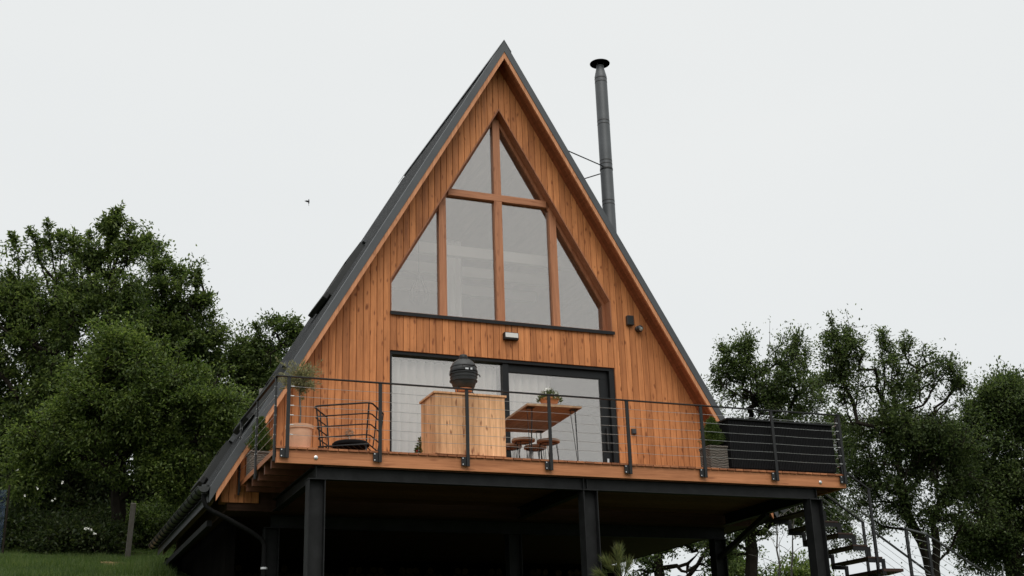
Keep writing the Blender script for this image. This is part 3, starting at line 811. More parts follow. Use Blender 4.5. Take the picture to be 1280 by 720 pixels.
# conifers in wicker boxes
def conifer(loc,label,cone_h,pw,ph,seed,rz=0):
    t=thing('potted_conifer',label,'potted conifer',loc,rz,'small conifers in grey wicker planters')
    mb=MB(); h=pw/2
    for a,b,c,d in ((-h,h,-h,-h+.02),(-h,h,h-.02,h),(-h,-h+.02,-h+.02,h-.02),(h-.02,h,-h+.02,h-.02)): mb.box(a,b,c,d,0,ph)
    for a,b,c,d in ((-h-.01,h+.01,-h-.01,-h+.025),(-h-.01,h+.01,h-.025,h+.01),(-h-.01,-h+.025,-h+.025,h-.025),(h-.025,h+.01,-h+.025,h-.025)): mb.box(a,b,c,d,ph-.03,ph+.008)
    mb.build('planter',M['wicker'],t,bevel=.006)
    MB().box(-h+.02,h-.02,-h+.02,h-.02,.0,ph-.04).build('soil',M['soil'],t)
    MB().tube([(0,0,ph-.04),(0,0,ph+cone_h*.85)],[.014,.004],6).build('trunk',M['bark'],t)
    r=np.random.default_rng(seed); PT=[];DT=[]
    for k in range(260):
        u=r.uniform(0,1)**1.2; z=ph+u*cone_h*.97; rad=(.20*(1-u)**.8+.012)*r.uniform(.75,1.12); a=r.uniform(0,6.283)
        m_=30; s=r.uniform(.2,1,m_)[:,None]; e=np.array([math.cos(a)*rad,math.sin(a)*rad,rad*.55])
        PT.append(np.array([0,0,z-.02])+e*s+r.normal(0,.010,(m_,3))); DT.append(np.tile(e/np.linalg.norm(e)+[0,0,.5],(m_,1)))
    quads_mesh('foliage',leaves(np.concatenate(PT),np.concatenate(DT),.032,.012,seed,jit=.45),M['leafT'],t)
conifer((2.50,-2.47,0),'small conifer in a grey wicker planter beside the black deck cabinet',.50,.32,.39,21)
conifer((-4.33,-.55,0),'small conifer in a grey wicker planter on the left side of the deck',.58,.34,.36,22)
# black slatted cabinet
t=thing('outdoor_cabinet','long black slatted cabinet filling the right end of the deck','cabinet',(3.68,-2.26,0))
x0,x1,y0_,y1_=-.985,.985,-.41,.41; hz=.815
mb=MB(); mb.box(x0+.02,x1-.02,y0_+.02,y1_-.02,.03,hz-.01); mb.build('carcass',M['cushion'],t)
mb=MB(); x=x0
while x<x1: mb.box(x,x+.022,y0_,y0_+.019,.05,hz); x+=.0305
y=y0_+.03
while y<y1_: mb.box(x0,x0+.019,y,y+.022,.05,hz); mb.box(x1-.019,x1,y,y+.022,.05,hz); y+=.0305
mb.build('slats',M['cushion'],t)
mb=MB(); mb.box(x0-.03,x1+.02,y0_-.03,y1_+.03,hz+.001,hz+.03); mb.build('top',M['rail'],t,bevel=.004)
# wire lounge chair
t=thing('wire_chair','low black wire basket lounge chair with dark round cushion by the railing','chair',(-3.33,-2.0,0),R_(-30))
def ufr(z,hw,yb,yf,r):
    pts=[]; c=.10
    pts.append((-hw,yf,z))
    for k in range(7):
        a=math.pi+math.pi/2*k/6; pts.append((-hw+c+c*math.cos(a),yb+c+c*math.sin(a),z))
    for k in range(7):
        a=1.5*math.pi+math.pi/2*k/6; pts.append((hw-c+c*math.cos(a),yb+c+c*math.sin(a),z))
    pts.append((hw,yf,z)); return pts
mb=MB()
lv=[(.76,.43,-.35,.36,.013),(.61,.415,-.33,.345,.010),(.46,.40,-.31,.33,.010),(.31,.385,-.29,.315,.010)]
for z,hw,yb,yf,r in lv: mb.tube(ufr(z,hw,yb,yf,r),r,8)
for sx in (-1,1):
    mb.tube([(sx*.43,.36,.76),(sx*.385,.315,.31),(sx*.365,.30,.18)],.011,8)
    mb.tube([(sx*.39,-.33,.76),(sx*.345,-.275,.31),(sx*.335,-.25,.18)],.011,8)
    mb.tube([(sx*.43,.0,.76),(sx*.385,.0,.31),(sx*.365,.0,.18)],.009,8)
mb.build('back_frame',M['rail'],t,smooth=True)
mb=MB()
mb.tube([(-.365,-.26,.18),(.365,-.26,.18),(.365,.31,.18),(-.365,.31,.18)],.012,8,closed=True)
for k in range(8):
    x=-.28+k*.08; mb.tube([(x,-.22,.185),(x,.30,.185)],.008,6)
mb.build('seat_frame',M['rail'],t,smooth=True)
for sx in (-1,1):
    mb=MB(); mb.tube([(sx*.32,-.22,.18),(sx*.35,-.27,0),(sx*.35,.33,0),(sx*.32,.30,.18)],.012,8); mb.build('leg_runner',M['rail'],t,smooth=True)
mb=MB(); mb.lathe([(0,.20),(.24,.20),(.27,.225),(.27,.255),(.24,.28),(0,.29)],(0.03,.03,0),32); mb.build('cushion',M['cushion'],t,smooth=True)
# dried flower in vase
t=thing('dried_flower','dry pale flower head on a thin stalk behind the wire chair','plant',(-3.05,-1.0,0))
MB().lathe([(.03,0),(.045,.05),(.03,.16),(.018,.2)],(0,0,0),16).build('vase',M['white'],t,smooth=True)
MB().tube([(0,0,.15),(.005,0,.42),(0,0,.62)],.005,6).build('stem',M['white'],t)
r=np.random.default_rng(3); d=r.normal(0,1,(260,3)); d/=np.linalg.norm(d,axis=1,keepdims=True)
quads_mesh('flower_head',leaves(np.array([0,0,.64])+d*.03,d,.055,.006,5,jit=.1),M['dry'],t)
# ------------------------------------------------------------------ trees
def tree(name,label,cat,base,trunk_top,tr,lobes,n_nodes,n_tw,lpt,L,Wd,leafm,seed,cull=.0,freq=.9,up=.25,group=None,barkm='bark',twig=.45,extra_trunks=(),pad=15,psz=.33,pz=.62,shoots=()):
    r=np.random.default_rng(seed)
    t=thing(name,label,cat,tuple(base),0,group)
    base=np.array(base,float)
    # cluster samples in lobes
    vol=np.array([l[3]*l[4]*l[5]*(l[6] if len(l)>6 else 1) for l in lobes]); pr=vol**.78; pr/=pr.sum()
    def sample(n,exp):
        k=r.choice(len(lobes),n,p=pr); d=r.normal(0,1,(n,3)); d/=np.linalg.norm(d,axis=1,keepdims=True)
        rad=r.uniform(0,1,n)**exp
        far=r.random(n)<.07; rad=np.where(far,rad*r.uniform(1.05,1.42,n),rad)
        lb=np.array([l[:6] for l in lobes])[k]
        q=lb[:,:3]+d*rad[:,None]*lb[:,3:6]
        if exp<.5:
            nz=np.array([noise.noise_vector(Vector(p)*.8) for p in q]); q=q+nz*np.minimum(.75,lb[:,3:4]*.55)
        if exp<.5: return q,lb[:,3:6].min(axis=1)
        return q
    nodes=[];par=[];plen=[]
    def addn(p,pa):
        nodes.append(np.array(p,float));par.append(pa);plen.append(0 if pa<0 else plen[pa]+np.linalg.norm(nodes[pa]-nodes[-1])); return len(nodes)-1
    def trunk(a,b,st):
        last=st; n=7
        a=np.array(a,float);b=np.array(b,float)
        for i in range(0 if st<0 else 1,n+1):
            q=a+(b-a)*i/n+np.array([math.sin(i*1.3+seed),math.cos(i*1.7+seed),0])*.05*(1 if 0<i<n else 0)*tr*5
            last=addn(q,last)
        return last
    trunk(base,trunk_top,-1)
    for (i0,b) in extra_trunks: trunk(nodes[i0],b,i0)
    C=sample(n_nodes,.6); C=C[np.argsort(np.linalg.norm(C-np.array(trunk_top),axis=1))]
    trunkn=2
    for c in C:
        NA=np.array(nodes[trunkn:]); PL=np.array(plen[trunkn:])
        dv=c-NA; dd=np.linalg.norm(dv,axis=1)
        cost=dd*1.0+.22*PL+.5*np.maximum(0,-(dv[:,2])) 
        k=int(np.argmin(cost))+trunkn; a=nodes[k]; dist=np.linalg.norm(c-a); n=max(1,int(dist/.45)); last=k
        for i in range(1,n+1):
            f=i/n; q=a+(c-a)*f+r.normal(0,.04,3)*(0 if i==n else 1)+np.array([0,0,-.10*dist*math.sin(math.pi*f)*up])
            last=addn(q,last)
    NA=np.array(nodes); n=len(nodes)
    rad2=np.zeros(n); ch=[[] for _ in range(n)]
    for i,p in enumerate(par):
        if p>=0: ch[p].append(i)
    for i in range(n-1,-1,-1):
        rad2[i]=max(rad2[i],.012**2.2) if not ch[i] else sum(rad2[c] for c in ch[i])
    rr=rad2**(1/2.2); rr*=tr/rr[0]; rr=np.maximum(rr,.006)
    mb=MB(); seen=set()
    tips=[i for i in range(n) if not ch[i]]; tips.sort(key=lambda i:-plen[i])
    for tip in tips:
        chain=[tip];i=tip
        while par[i]>=0:
            i=par[i]; chain.append(i)
            if i in seen: break
        for i in chain: seen.add(i)
        chain=chain[::-1]
        if len(chain)>1:
            rs=[float(rr[i]) for i in chain]
            if len(rs)>1: rs[0]=min(rs[0],rs[1]*1.25); rs[-1]*=.35; rs[-2]*=.8
            mb.tube([tuple(nodes[i]) for i in chain],rs,7 if max(rs)>.05 else 4,cap=False)
    # twigs
    npad=max(12,int(n_tw/pad)); PD,ms=sample(npad,.45)
    CT=C[r.choice(len(C),max(4,int(npad*.6)))]+r.normal(0,.08,(max(4,int(npad*.6)),3)); PD=np.concatenate([PD,CT]); ms=np.concatenate([ms,np.full(len(CT),psz*.8)]); npad=len(PD)
    kk=r.integers(0,npad,n_tw); ps=r.uniform(.5,1.35,npad)[kk][:,None]
    T=PD[kk]+r.normal(0,1,(n_tw,3))*np.array([psz,psz,psz*pz])*ps*np.minimum(1,ms*.9/psz)[kk][:,None]
    if cull>0:
        keep=[noise.noise(Vector(p)*freq+Vector((seed,0,0)))>(-.5+cull) for p in T]; T=T[np.array(keep)]
    PT=[];DT=[]
    for p in T:
        dv=p-NA[5:]; dd=np.einsum('ij,ij->i',dv,dv); k=int(np.argmin(dd))+5; a=NA[k]
        v=p-a; l=np.linalg.norm(v)
        if l<.05: v=r.normal(0,1,3);l=np.linalg.norm(v)
        if l>twig*2.3: continue
        u=v/l+np.array([0,0,up]); 
        end=a+v
        mb.tube([tuple(a),tuple(end)],[.008,.003],3,cap=False)
        m_=max(3,int(lpt*r.uniform(.3,1.7))); s=r.uniform(.35,1.05,m_)[:,None]
        sp=.05+.16*l
        PT.append(a+v*s+r.normal(0,min(sp,.12),(m_,3))*np.array([1,1,.75])); DT.append(np.tile(u,(m_,1)))
    for (sa,sb) in shoots:
        sa=np.array(sa);sb=np.array(sb); k=int(np.argmin(((NA-sa)**2).sum(1))); a0=NA[k]
        Ls=np.linalg.norm(sb-a0); n=9; bow=r.normal(0,.05*Ls,3)
        pts=[a0+(sb-a0)*f+bow*math.sin(math.pi*f)+r.normal(0,.015,3)*(0<f<1) for f in np.linspace(0,1,n)]
        mb.tube([tuple(p) for p in pts],[float(.022*(1-f)+.004) for f in np.linspace(0,1,n)],4,cap=False)
        for q in range(int(Ls*26)):
            f=r.uniform(.25,1.0)**.8; i_=min(int(f*(n-1)),n-2); p=pts[i_]+(pts[i_+1]-pts[i_])*(f*(n-1)-i_)
            sd=r.normal(0,1,3); sd[2]=abs(sd[2])*.8+.4; sd/=np.linalg.norm(sd); ll=r.uniform(.05,.26)*(1.25-f*.8)
            e=p+sd*ll; mb.tube([tuple(p),tuple(e)],[.005,.002],3,cap=False)
            m_=int(r.uniform(5,13)); PT.append(p+sd*ll*r.uniform(.3,1.1,m_)[:,None]+r.normal(0,.035,(m_,3))); DT.append(np.tile(sd,(m_,1)))
    P=np.concatenate(PT);Dv=np.concatenate(DT)
    o=mb.build('trunk',M[barkm],t,smooth=True); o.location=tuple(-base)
    o=quads_mesh('crown',leaves(P,Dv,L,Wd,seed,jit=.7,upn=(.55,.9)),M[leafm],t); o.location=tuple(-base)
    return t
CAM=np.array([-7.77889192,-19.09994226,-3.58294658]); Fv=np.array([.36175762,.87133578,.33151981]); Rv=np.array([.92726938,-.37308789,-.03125588]); Uv=np.array([-.09645166,-.31871522,.94293037]); FP=1533.594
def ray(u,v,d):
    # real-world point at distance d (metres ahead) in the direction measured on the photograph
    return CAM+(Fv*FP+Rv*(u-640)-Uv*(v-360))/FP*d
def lobe(u,v,d,ru,rv,rd=None,w=1):
    p=ray(u,v,d); s=d/FP; return (p[0],p[1],p[2],ru*s,(rd if rd else (ru+rv)/2*s),rv*s,w)
def gb(u,v,d):
    p=ray(u,v,d); return (p[0],p[1],g(p[0],p[1])-.05)
# left big tree
d=35
tree('walnut_tree','tallest dark tree at the far left with an uneven spiky top','tree',gb(95,690,d),tuple(ray(95,600,d)),.30,
 [lobe(20,400,d,75,90),lobe(-60,430,d,80,110),lobe(90,400,d,70,85),lobe(135,370,d,52,62),lobe(150,292,d,22,30),lobe(172,312,d,24,14,w=1.3),lobe(120,315,d,22,18),lobe(88,308,d,18,16),
  lobe(45,315,d,16,20,w=1.5),lobe(18,302,d,12,9,w=2),lobe(57,290,d,7,8,w=4),lobe(40,292,d,6,6,w=4),lobe(148,270,d,7,9,w=6),lobe(133,285,d,8,7,w=4),lobe(180,300,d,9,6,w=4),lobe(70,480,d,90,90),lobe(0,540,d,110,90),lobe(110,520,d,90,80)],
 520,8200,24,.125,.058,'leafA',1,shoots=[(ray(a,b,35),ray(c,e,35)) for a,b,c,e in [(140, 350, 151, 257), (135, 340, 134, 272), (150, 340, 166, 285), (155, 350, 188, 297), (100, 350, 90, 295), (60, 350, 58, 278), (45, 350, 38, 288), (20, 350, 14, 293), (120, 340, 112, 292), (148, 330, 143, 265), (75, 350, 74, 290)]],cull=.28,freq=1.0,up=.15)
d=37
tree('walnut_tree','rounded dark tree just right of the tallest tree, behind the bright bush','tree',gb(215,690,d),tuple(ray(215,560,d)),.22,
 [lobe(205,360,d,28,30),lobe(190,400,d,45,40),lobe(230,385,d,26,18,w=1.2),lobe(245,350,d,8,7,w=4),lobe(258,375,d,9,6,w=4),lobe(262,398,d,10,6,w=3),lobe(225,420,d,45,30),lobe(250,430,d,26,14),lobe(215,480,d,70,50),lobe(200,335,d,10,8,w=1.4),lobe(240,530,d,80,70)],
 300,4000,24,.125,.058,'leafA',2,shoots=[(ray(a,b,37),ray(c,e,37)) for a,b,c,e in [(230, 400, 248, 338), (240, 400, 263, 366), (240, 410, 268, 394), (215, 370, 207, 325), (225, 380, 228, 335)]],cull=.24,freq=.8,up=.1)
d=28.5
tree('cherry_tree','broad bright green tree in front of the darker ones on the left lawn','tree',gb(143,690,d),tuple(ray(150,600,d)),.17,
 [lobe(170,490,d,75,60),lobe(165,435,d,45,22),lobe(120,470,d,40,34),lobe(215,480,d,55,34),lobe(250,520,d,50,50),lobe(95,520,d,50,35),lobe(60,550,d,45,35),lobe(30,585,d,30,20),lobe(160,560,d,80,40),lobe(225,590,d,60,45),lobe(280,500,d,20,20),lobe(25,610,d,28,18)],
 450,7000,22,.09,.045,'leafB',3,shoots=[(ray(a,b,28.5),ray(c,e,28.5)) for a,b,c,e in [(165, 470, 172, 408), (190, 470, 205, 418), (135, 480, 125, 428), (230, 490, 250, 450), (95, 510, 75, 470), (60, 550, 35, 520), (215, 470, 228, 430)]],psz=.26,cull=.27,freq=1.1,up=.1,extra_trunks=((5,tuple(ray(195,585,28.3))),))
d=38
tree('field_tree','mid green tree rising directly behind the left roof edge','tree',gb(330,700,d),tuple(ray(325,560,d)),.2,
 [lobe(335,440,d,30,32),lobe(350,418,d,20,14,w=1.3),lobe(312,440,d,20,22),lobe(365,412,d,10,10,w=3),lobe(345,405,d,8,8,w=4),lobe(300,480,d,30,35),lobe(350,480,d,40,50),lobe(290,520,d,35,45),lobe(330,560,d,60,60),lobe(275,460,d,15,12),lobe(270,600,d,50,50)],
 300,4200,22,.12,.058,'leafC',4,shoots=[(ray(a,b,38),ray(c,e,38)) for a,b,c,e in [(340, 450, 346, 398), (355, 450, 370, 400), (325, 460, 318, 405), (310, 470, 300, 425), (360, 450, 380, 408), (280, 490, 272, 440)]],cull=.22,freq=.8,up=.1)
# dark understorey shrubs
def shrub(name,label,u,v,d,ru,rv,leafm,seed,n=700,L=.09,lp=22,grp='shrubs along the upper lawn edge'):
    p=gb(u,v+rv,d); s=d/FP
    tree(name,label,'shrub',p,(p[0],p[1],p[2]+rv*s*.5),.03,[(p[0],p[1],p[2]+rv*s*.95,ru*s,ru*s*.8,rv*s,1),(p[0]-ru*s*.5,p[1],p[2]+rv*s*.7,ru*s*.5,ru*s*.5,rv*s*.8,1),(p[0]+ru*s*.5,p[1],p[2]+rv*s*.6,ru*s*.5,ru*s*.5,rv*s*.7,1)],50,n,lp,L,L*.5,leafm,seed,cull=.1,freq=1.2,up=.3,group=grp)
shrub('scrub_bush','low dark bush with white blossoms in the middle of the lawn edge',95,655,27.5,45,26,'leafS',31,900)
shrub('scrub_bush','brownish green bush at the far left end of the lawn edge',20,655,28.5,38,30,'leafS',32,800)
shrub('scrub_bush','dark bush between the cherry trunk and the low gutter end',195,660,31,42,34,'leafC',33,800)
shrub('scrub_bush','taller dark thicket behind the blossoming bush',65,600,34,80,70,'leafS',34,1500,.12,26)
shrub('scrub_bush','taller dark thicket behind the leaning wooden stake',190,590,36,80,75,'leafS',35,1500,.13,26)
shrub('scrub_bush','dark thicket beside the blue netting at the left edge',-25,600,33,60,80,'leafS',36,1200,.12,26)
shrub('scrub_bush','dark thicket seen below the left roof eave',270,610,37,60,80,'leafS',37,1200,.13,26)
shrub('scrub_bush','tall dark thicket filling the gap low behind the cherry trunk',130,590,37.5,90,85,'leafS',38,1900,.13,26)
shrub('scrub_bush','tall dark thicket deep behind the left part of the lawn edge',25,580,38.5,90,90,'leafS',39,1900,.13,26)
r=np.random.default_rng(77)
def blossoms(pts,label,d):
    P=np.array([ray(u,v,d) for u,v in pts]); V=[]
    for s in range(6): V.append(leaves(P,r.normal(0,1,(len(P),3)),.04,.032,s+50,jit=.2))
    o=quads_mesh('blossom',np.concatenate(V),M['petal']); tag(o,label,'blossom')
blossoms([(106,661),(109,660),(114,662),(118,667),(112,661)],'loose cluster of white blossoms on the low dark bush',26.3)
blossoms([(47,610),(30,620),(65,626),(69,624),(78,603),(22,588)],'scattered white rose blossoms among the dark leaves at far left',26.8)
# leaning stake
p=gb(159.5,692,26.5); q=ray(167,629,26.5)
mb=MB(); mb.bar((0,0,0),tuple(Vector(q)-Vector(p)),.11,.07,(0,1,0)); o=mb.build('wooden_stake',M['postwood'],bevel=.008); o.location=p
tag(o,'grey weathered wooden stake leaning under the cherry tree','stake')
# blue netting
t=thing('netting_fence','torn dark blue netting hung on thin posts at the left edge','fence',gb(-22,688,26))
b0=Vector(gb(0,688,26))
mb=MB(); n=14; vs=[]
for i in range(n+1):
    for j in range(8):
        vs.append((-1.6+i*.14,.06*math.sin(i*1.1+j*.7),.05+j*.20+.03*math.sin(i*.9)))
mb.v=vs; mb.f=[(i*8+j,(i+1)*8+j,(i+1)*8+j+1,i*8+j+1) for i in range(n) for j in range(7)]
mb.build('net',M['net'],t)
for x in (-1.6,-.6,.4): mb=MB(); mb.tube([(x,.05,-.2),(x,.05,1.55)],.025,6); mb.build('post',M['bark'],t)
# right trees
d=26.5
tree('plum_tree','large tree right of the deck with upright spiky shoots and forked trunk','tree',tuple(np.array(ray(1166,730,d))-np.array([0,0,1.8])),tuple(ray(1168,660,d)),.14,
 [lobe(1037,412,d,6,15,w=9),lobe(1043,440,d,9,20,w=4),lobe(1052,470,d,14,22,w=2),lobe(1064,425,d,8,18,w=6),lobe(1076,450,d,9,18,w=3),lobe(1103,430,d,5,14,w=7),lobe(1108,450,d,8,16,w=3),lobe(1130,428,d,6,14,w=7),lobe(1132,450,d,9,14,w=3),lobe(1155,445,d,9,13,w=4),lobe(1172,455,d,8,8,w=4),lobe(1186,460,d,12,6,w=6),lobe(1198,480,d,8,8,w=4),
  lobe(1095,470,d,34,26),lobe(1140,478,d,40,24),lobe(1080,520,d,34,34),lobe(1125,530,d,52,40),lobe(1170,520,d,34,26),lobe(1140,590,d,65,36),lobe(1085,590,d,34,34),lobe(1185,590,d,34,40),lobe(1075,630,d,26,26),lobe(1205,640,d,36,24),lobe(1115,625,d,34,20),lobe(1150,560,d,50,40),lobe(1190,560,d,40,50),lobe(1170,650,d,60,22),lobe(1100,655,d,26,16)],
 520,5200,20,.066,.038,'leafR',11,psz=.22,pad=13,pz=1.15,shoots=[(ray(a,b,26.5),ray(c,e,26.5)) for a,b,c,e in [(1055, 500, 1035, 395), (1050, 480, 1044, 418), (1066, 490, 1062, 412), (1075, 500, 1079, 436), (1108, 500, 1102, 416), (1113, 490, 1113, 440), (1130, 490, 1134, 417), (1142, 500, 1156, 432), (1150, 510, 1172, 448), (1158, 510, 1190, 454), (1165, 520, 1201, 474), (1168, 540, 1212, 505), (1090, 500, 1092, 455), (1070, 540, 1040, 470), (1122, 490, 1121, 446)]],cull=.42,freq=1.35,up=.35,twig=.32,extra_trunks=((4,tuple(ray(1120,600,26.6))),(5,tuple(ray(1215,640,26.2)))))
d=33
tree('plum_tree','tree behind the black cabinet and stairs at the right end of the deck','tree',tuple(np.array(ray(935,725,d))-np.array([0,0,2.6])),tuple(ray(936,665,d)),.17,
 [lobe(925,455,d,30,20),lobe(905,470,d,12,26,w=1.2),lobe(985,455,d,24,24),lobe(997,432,d,8,8,w=4),lobe(935,435,d,12,7,w=4),lobe(900,445,d,8,12,w=3),lobe(965,440,d,10,8,w=3),lobe(950,490,d,52,30),lobe(1010,490,d,32,30),lobe(960,540,d,60,34),lobe(1040,540,d,40,34),
  lobe(935,635,d,38,26),lobe(985,620,d,40,24),lobe(1030,610,d,34,30),lobe(960,590,d,60,20),lobe(905,660,d,26,26),lobe(965,650,d,34,24),lobe(1015,640,d,40,24),lobe(1050,660,d,30,22),lobe(900,690,d,30,16),lobe(1000,600,d,50,20),lobe(1000,570,d,50,34)],
 520,6000,19,.08,.045,'leafR',12,psz=.28,pad=13,pz=1.15,shoots=[(ray(a,b,33),ray(c,e,33)) for a,b,c,e in [(930, 480, 936, 427), (915, 480, 902, 436), (950, 490, 966, 434), (985, 480, 998, 422), (1000, 480, 1010, 440), (905, 500, 888, 462), (925, 480, 918, 432), (975, 490, 983, 440), (940, 640, 905, 600), (950, 640, 990, 600), (940, 660, 900, 690), (950, 660, 1000, 650)]],cull=.40,freq=1.15,up=.25,twig=.4)
d=27.5
tree('plum_tree','dense dark tree filling the right edge of the view','tree',tuple(np.array(ray(1262,760,d))-np.array([0,0,1.6])),tuple(ray(1262,680,d)),.2,
 [lobe(1240,530,d,34,36),lobe(1262,500,d,26,20),lobe(1247,487,d,6,10,w=6),lobe(1238,500,d,9,12,w=3),lobe(1218,515,d,8,12,w=4),lobe(1265,488,d,8,10,w=4),lobe(1290,520,d,40,40),lobe(1235,600,d,44,50),lobe(1290,610,d,50,60),lobe(1250,670,d,60,44),lobe(1320,680,d,50,50),lobe(1210,560,d,22,30)],
 420,6000,24,.075,.042,'leafR',13,psz=.26,pad=13,pz=1.15,shoots=[(ray(a,b,27.5),ray(c,e,27.5)) for a,b,c,e in [(1240, 530, 1246, 474), (1232, 530, 1228, 488), (1258, 530, 1266, 482), (1225, 540, 1212, 508), (1270, 520, 1278, 490), (1238, 520, 1238, 484)]],cull=.30,freq=1.2,up=.25,twig=.35)
d=36
tree('plum_tree','small tree seen under the cabin between the steel columns','tree',tuple(np.array(ray(822,740,d))-np.array([0,0,2.2])),tuple(ray(822,690,d)),.17,
 [lobe(800,690,d,14,16),lobe(850,680,d,34,14),lobe(880,690,d,22,18),lobe(820,670,d,30,14),lobe(865,715,d,30,14),lobe(800,720,d,20,12)],
 160,700,18,.10,.055,'leafR',14,cull=.45,freq=1.1,up=.2)
# pale distant hedge on the right
d=46
tree('hedge_bush','pale green distant bush seen low beneath the stairs','bush',tuple(np.array(ray(960,760,d))-np.array([0,0,1.5])),tuple(ray(960,740,d)),.08,
 [lobe(925,712,d,36,22),lobe(965,718,d,34,20),lobe(1010,728,d,40,18)],80,900,20,.13,.07,'leafB',15,cull=.3,freq=.8)
# bare saplings
def sapling(u,v0,v1,d,seed,label):
    r=random.Random(seed); b=Vector(tuple(ray(u,v0+40,d))); tp=Vector(tuple(ray(u+r.uniform(-6,6),v1,d)))
    mb=MB(); n=8; pts=[b.lerp(tp,i/n)+Vector((r.uniform(-.03,.03),r.uniform(-.03,.03),0)) for i in range(n+1)]
    mb.tube([tuple(p-b) for p in pts],[.03*(1-i/n)+.006 for i in range(n+1)],5)
    tr_=thing('bare_sapling',label,'sapling',tuple(b)); mb.build('trunk',M['barklight'],tr_)
    mb=MB()
    for k in range(16):
        i=r.randrange(3,n+1); p=pts[i]-b; dr=Vector((r.uniform(-1,1),r.uniform(-.6,.6),r.uniform(.3,1.1))).normalized(); l=r.uniform(.3,.9)
        mb.tube([tuple(p),tuple(p+dr*l*.5+Vector((0,0,.03))),tuple(p+dr*l)],[.008,.006,.003],4)
    mb.build('twigs',M['barklight'],tr_)
sapling(975,720,615,30,1,'thin bare sapling left of the pair beneath the stairs')
sapling(988,720,625,30.6,2,'thin bare sapling right of the pair beneath the stairs')
# yucca-like pine in front of the deck
b=ray(776,722,17.2); t=thing('young_pine','young pine with upright yellow-green needle tufts in front of the deck','young pine',tuple(b-np.array([0,0,.7])))
mb=MB(); mb.tube([(0,0,0),(0,0,.7),(-.02,0,.85)],[.03,.025,.015],7); mb.build('trunk',M['bark'],t)
r=np.random.default_rng(9); PT=[];DT=[]
mb=MB()
for (tx,tz,dx,dz,L_,K) in ((-.02,.88,.02,1,.26,420),(-.10,.76,-.55,.8,.25,330),(.06,.72,.35,.8,.20,220),(.0,.68,-.1,.9,.22,250),(-.18,.66,-.8,.5,.2,160)):
    dv=np.array([dx,0,dz]); dv/=np.linalg.norm(dv); s=r.uniform(0,1,K)[:,None]
    mb.tube([(0,0,.6),(tx,0,tz),(tx+dv[0]*.16,0,tz+dv[2]*.16)],[.014,.01,.006],5)
    PT.append(np.array([tx,0,tz])+dv*s*.16); DT.append(np.tile(dv*1.3,(K,1)))
mb.build('branches',M['bark'],t)
quads_mesh('needles',leaves(np.concatenate(PT),np.concatenate(DT),.17,.007,9,jit=.38,bend=.02),M['needle'],t)
# sandy patch in the lawn
P0=ray(152,716,24.5); 
mb=MB(); n=20; vs=[(P0[0],P0[1],g(P0[0],P0[1])+.03)]
for k in range(n):
    a=2*math.pi*k/n; rr_=1+.25*math.sin(3*a+1); x=P0[0]+.42*rr_*math.cos(a); y=P0[1]+.9*rr_*math.sin(a); vs.append((x,y,g(x,y)+.012))
mb.v=vs; mb.f=[(0,k+1,(k+1)%n+1) for k in range(n)]; tag(mb.build('dirt_patch',M['dirt'],smooth=True),kind='structure')
# grass
r=np.random.default_rng(5); K=90000
X=r.uniform(-11,-3.2,K); Y=r.uniform(3.5,15,K)
Z=np.array([g(x,y) for x,y in zip(X,Y)])
ok=~((X>-4.9)&(Y<6.1)); X,Y,Z=X[ok],Y[ok],Z[ok]; K=len(X)
P=np.stack([X,Y,Z-.01],1)
dd=(np.abs(X-P0[0])/.45)**2+(np.abs(Y-P0[1])/.95)**2; P=P[dd>1]; X=X[dd>1];Y=Y[dd>1];K=len(P)
tall=np.array([noise.noise(Vector((x*.7,y*.7,3))) for x,y in zip(X,Y)])
h=.05+.09*np.clip(tall+.4,0,1)+.13*np.clip(np.array([noise.noise(Vector((x*2.3,y*2.3,9))) for x,y in zip(X,Y)])-.25,0,1)+.16*np.exp(-((X+5.3)**2/.25))*(Y>4)*(Y<7)
a=r.uniform(0,6.28,K); w_=.006
side=np.stack([np.cos(a)*w_,np.sin(a)*w_,0*a],1); lean=np.stack([r.normal(0,.35,K)*h,r.normal(0,.35,K)*h,h*r.uniform(.7,1.3,K)],1)
V=np.stack([P-side,P+side,P+lean],1)
o=quads_mesh('grass',V,M['grassblade'],nv=3); tag(o,kind='stuff',label='short green lawn grass on the slope left of the cabin')
# bird
b=ray(386,252,32); mb=MB()
mb.lathe([(0,-.075),(.012,-.055),(.019,-.01),(.017,.03),(.009,.06),(0,.075)],(0,0,0),10)
mb.add([(0,.004,.02),(-.05,.01,.035),(-.115,.02,.01),(-.05,.018,-.015),(0,.012,-.02),(0,-.004,.0)],[(0,1,3,4),(1,2,3),(0,4,5)])
mb.add([(0,.004,.02),(.02,.05,.03),(.03,.10,.0),(.02,.05,-.01),(0,.012,-.02)],[(0,1,3,4),(1,2,3)])
mb.add([(0,0,-.07),(-.012,0,-.12),(0,0,-.10),(.012,0,-.12)],[(0,1,2),(0,2,3)])
o=mb.build('bird',M['bird'],smooth=True); o.location=tuple(b); s=o.modifiers.new('t','SOLIDIFY'); s.thickness=.004
tag(o,'tiny dark bird flying in the open sky left of the roof','bird')
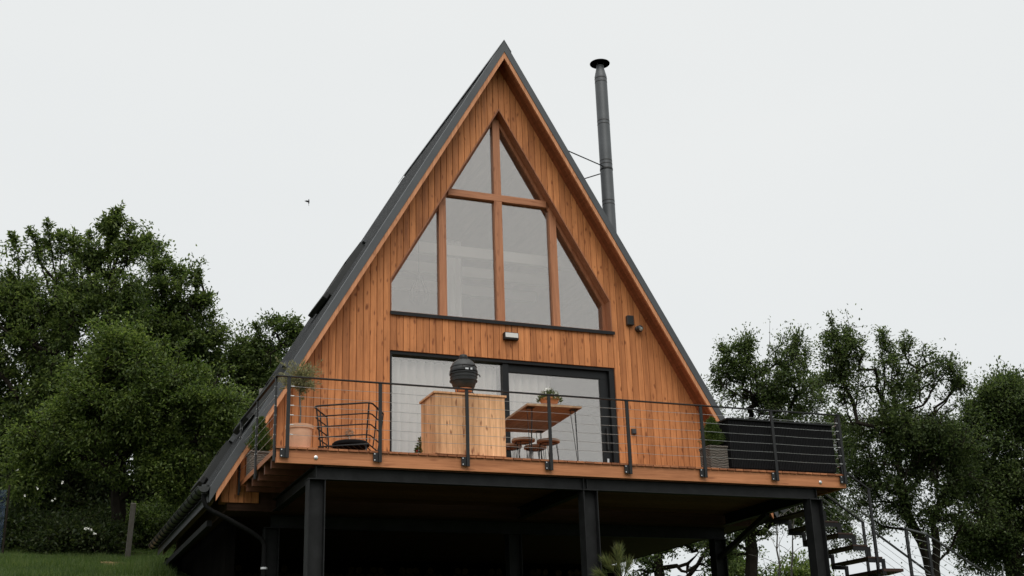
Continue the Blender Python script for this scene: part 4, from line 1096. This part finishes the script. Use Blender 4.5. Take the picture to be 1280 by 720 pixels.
# ------------------------------------------------------------------ world
wd=bpy.data.worlds.new('World'); sc.world=wd; wd.use_nodes=True; nt=wd.node_tree
bg=nt.nodes['Background']
sk=N(nt,'ShaderNodeTexSky',sky_type='NISHITA'); sk.sun_disc=False; SE,SA=R_(50),R_(205)
sk.sun_elevation=SE; sk.sun_rotation=SA; sk.dust_density=5; sk.air_density=1
hs=N(nt,'ShaderNodeHueSaturation'); hs.inputs['Saturation'].default_value=.12; nt.links.new(sk.outputs[0],hs.inputs['Color'])
tc=N(nt,'ShaderNodeTexCoord'); sx=N(nt,'ShaderNodeSeparateXYZ'); nt.links.new(tc.outputs['Generated'],sx.inputs[0])
BK=.1
cl=ramp(nt,sx.outputs['Z'],[(.0,(.78/BK/20,.82/BK/20,.83/BK/20)),(.25,(.84/BK/20,.865/BK/20,.87/BK/20)),(.60,(.885/BK/20,.90/BK/20,.895/BK/20)),(.95,(1.75/BK/20,1.75/BK/20,1.70/BK/20))])
ml=N(nt,'ShaderNodeVectorMath',operation='SCALE'); ml.inputs['Scale'].default_value=20; nt.links.new(cl,ml.inputs[0])
mp=N(nt,'ShaderNodeMapping'); mp.inputs['Scale'].default_value=(1.2,1.2,3); nt.links.new(tc.outputs['Generated'],mp.inputs['Vector'])
cn=noise_n(nt,mp.outputs[0],1.3,4,.5)
c2=mix(nt,ml.outputs[0],ramp(nt,cn,[(.3,(.955,.965,.975)),(.7,(1,1,1))]),1.0,'MULTIPLY')
c3=mix(nt,c2,hs.outputs[0],.06)
nt.links.new(c3,bg.inputs['Color']); bg.inputs['Strength'].default_value=BK
sl=bpy.data.lights.new('sun','SUN'); sl.energy=1.5; sl.angle=R_(50); sl.color=(1,.96,.90)
so=bpy.data.objects.new('sun',sl); COL.objects.link(so)
az=R_(192); dv=Vector((math.sin(az)*math.cos(SE),math.cos(az)*math.cos(SE),math.sin(SE)))
so.rotation_euler=dv.to_track_quat('Z','Y').to_euler(); so.location=(0,-20,30)
# ------------------------------------------------------------------ camera
cd=bpy.data.cameras.new('camera'); co=bpy.data.objects.new('camera',cd); COL.objects.link(co)
cd.sensor_width=36; cd.lens=36*FP/1280; cd.clip_end=5000; cd.clip_start=.1
M4=Matrix(((Rv[0],Uv[0],-Fv[0],CAM[0]),(Rv[1],Uv[1],-Fv[1],CAM[1]),(Rv[2],Uv[2],-Fv[2],CAM[2]),(0,0,0,1)))
co.matrix_world=M4; sc.camera=co
sc.view_settings.view_transform='Standard'; sc.view_settings.look='None'; sc.view_settings.gamma=1; sc.view_settings.exposure=0
sc.view_settings.use_curve_mapping=False
sc.render.resolution_x=1024; sc.render.resolution_y=576
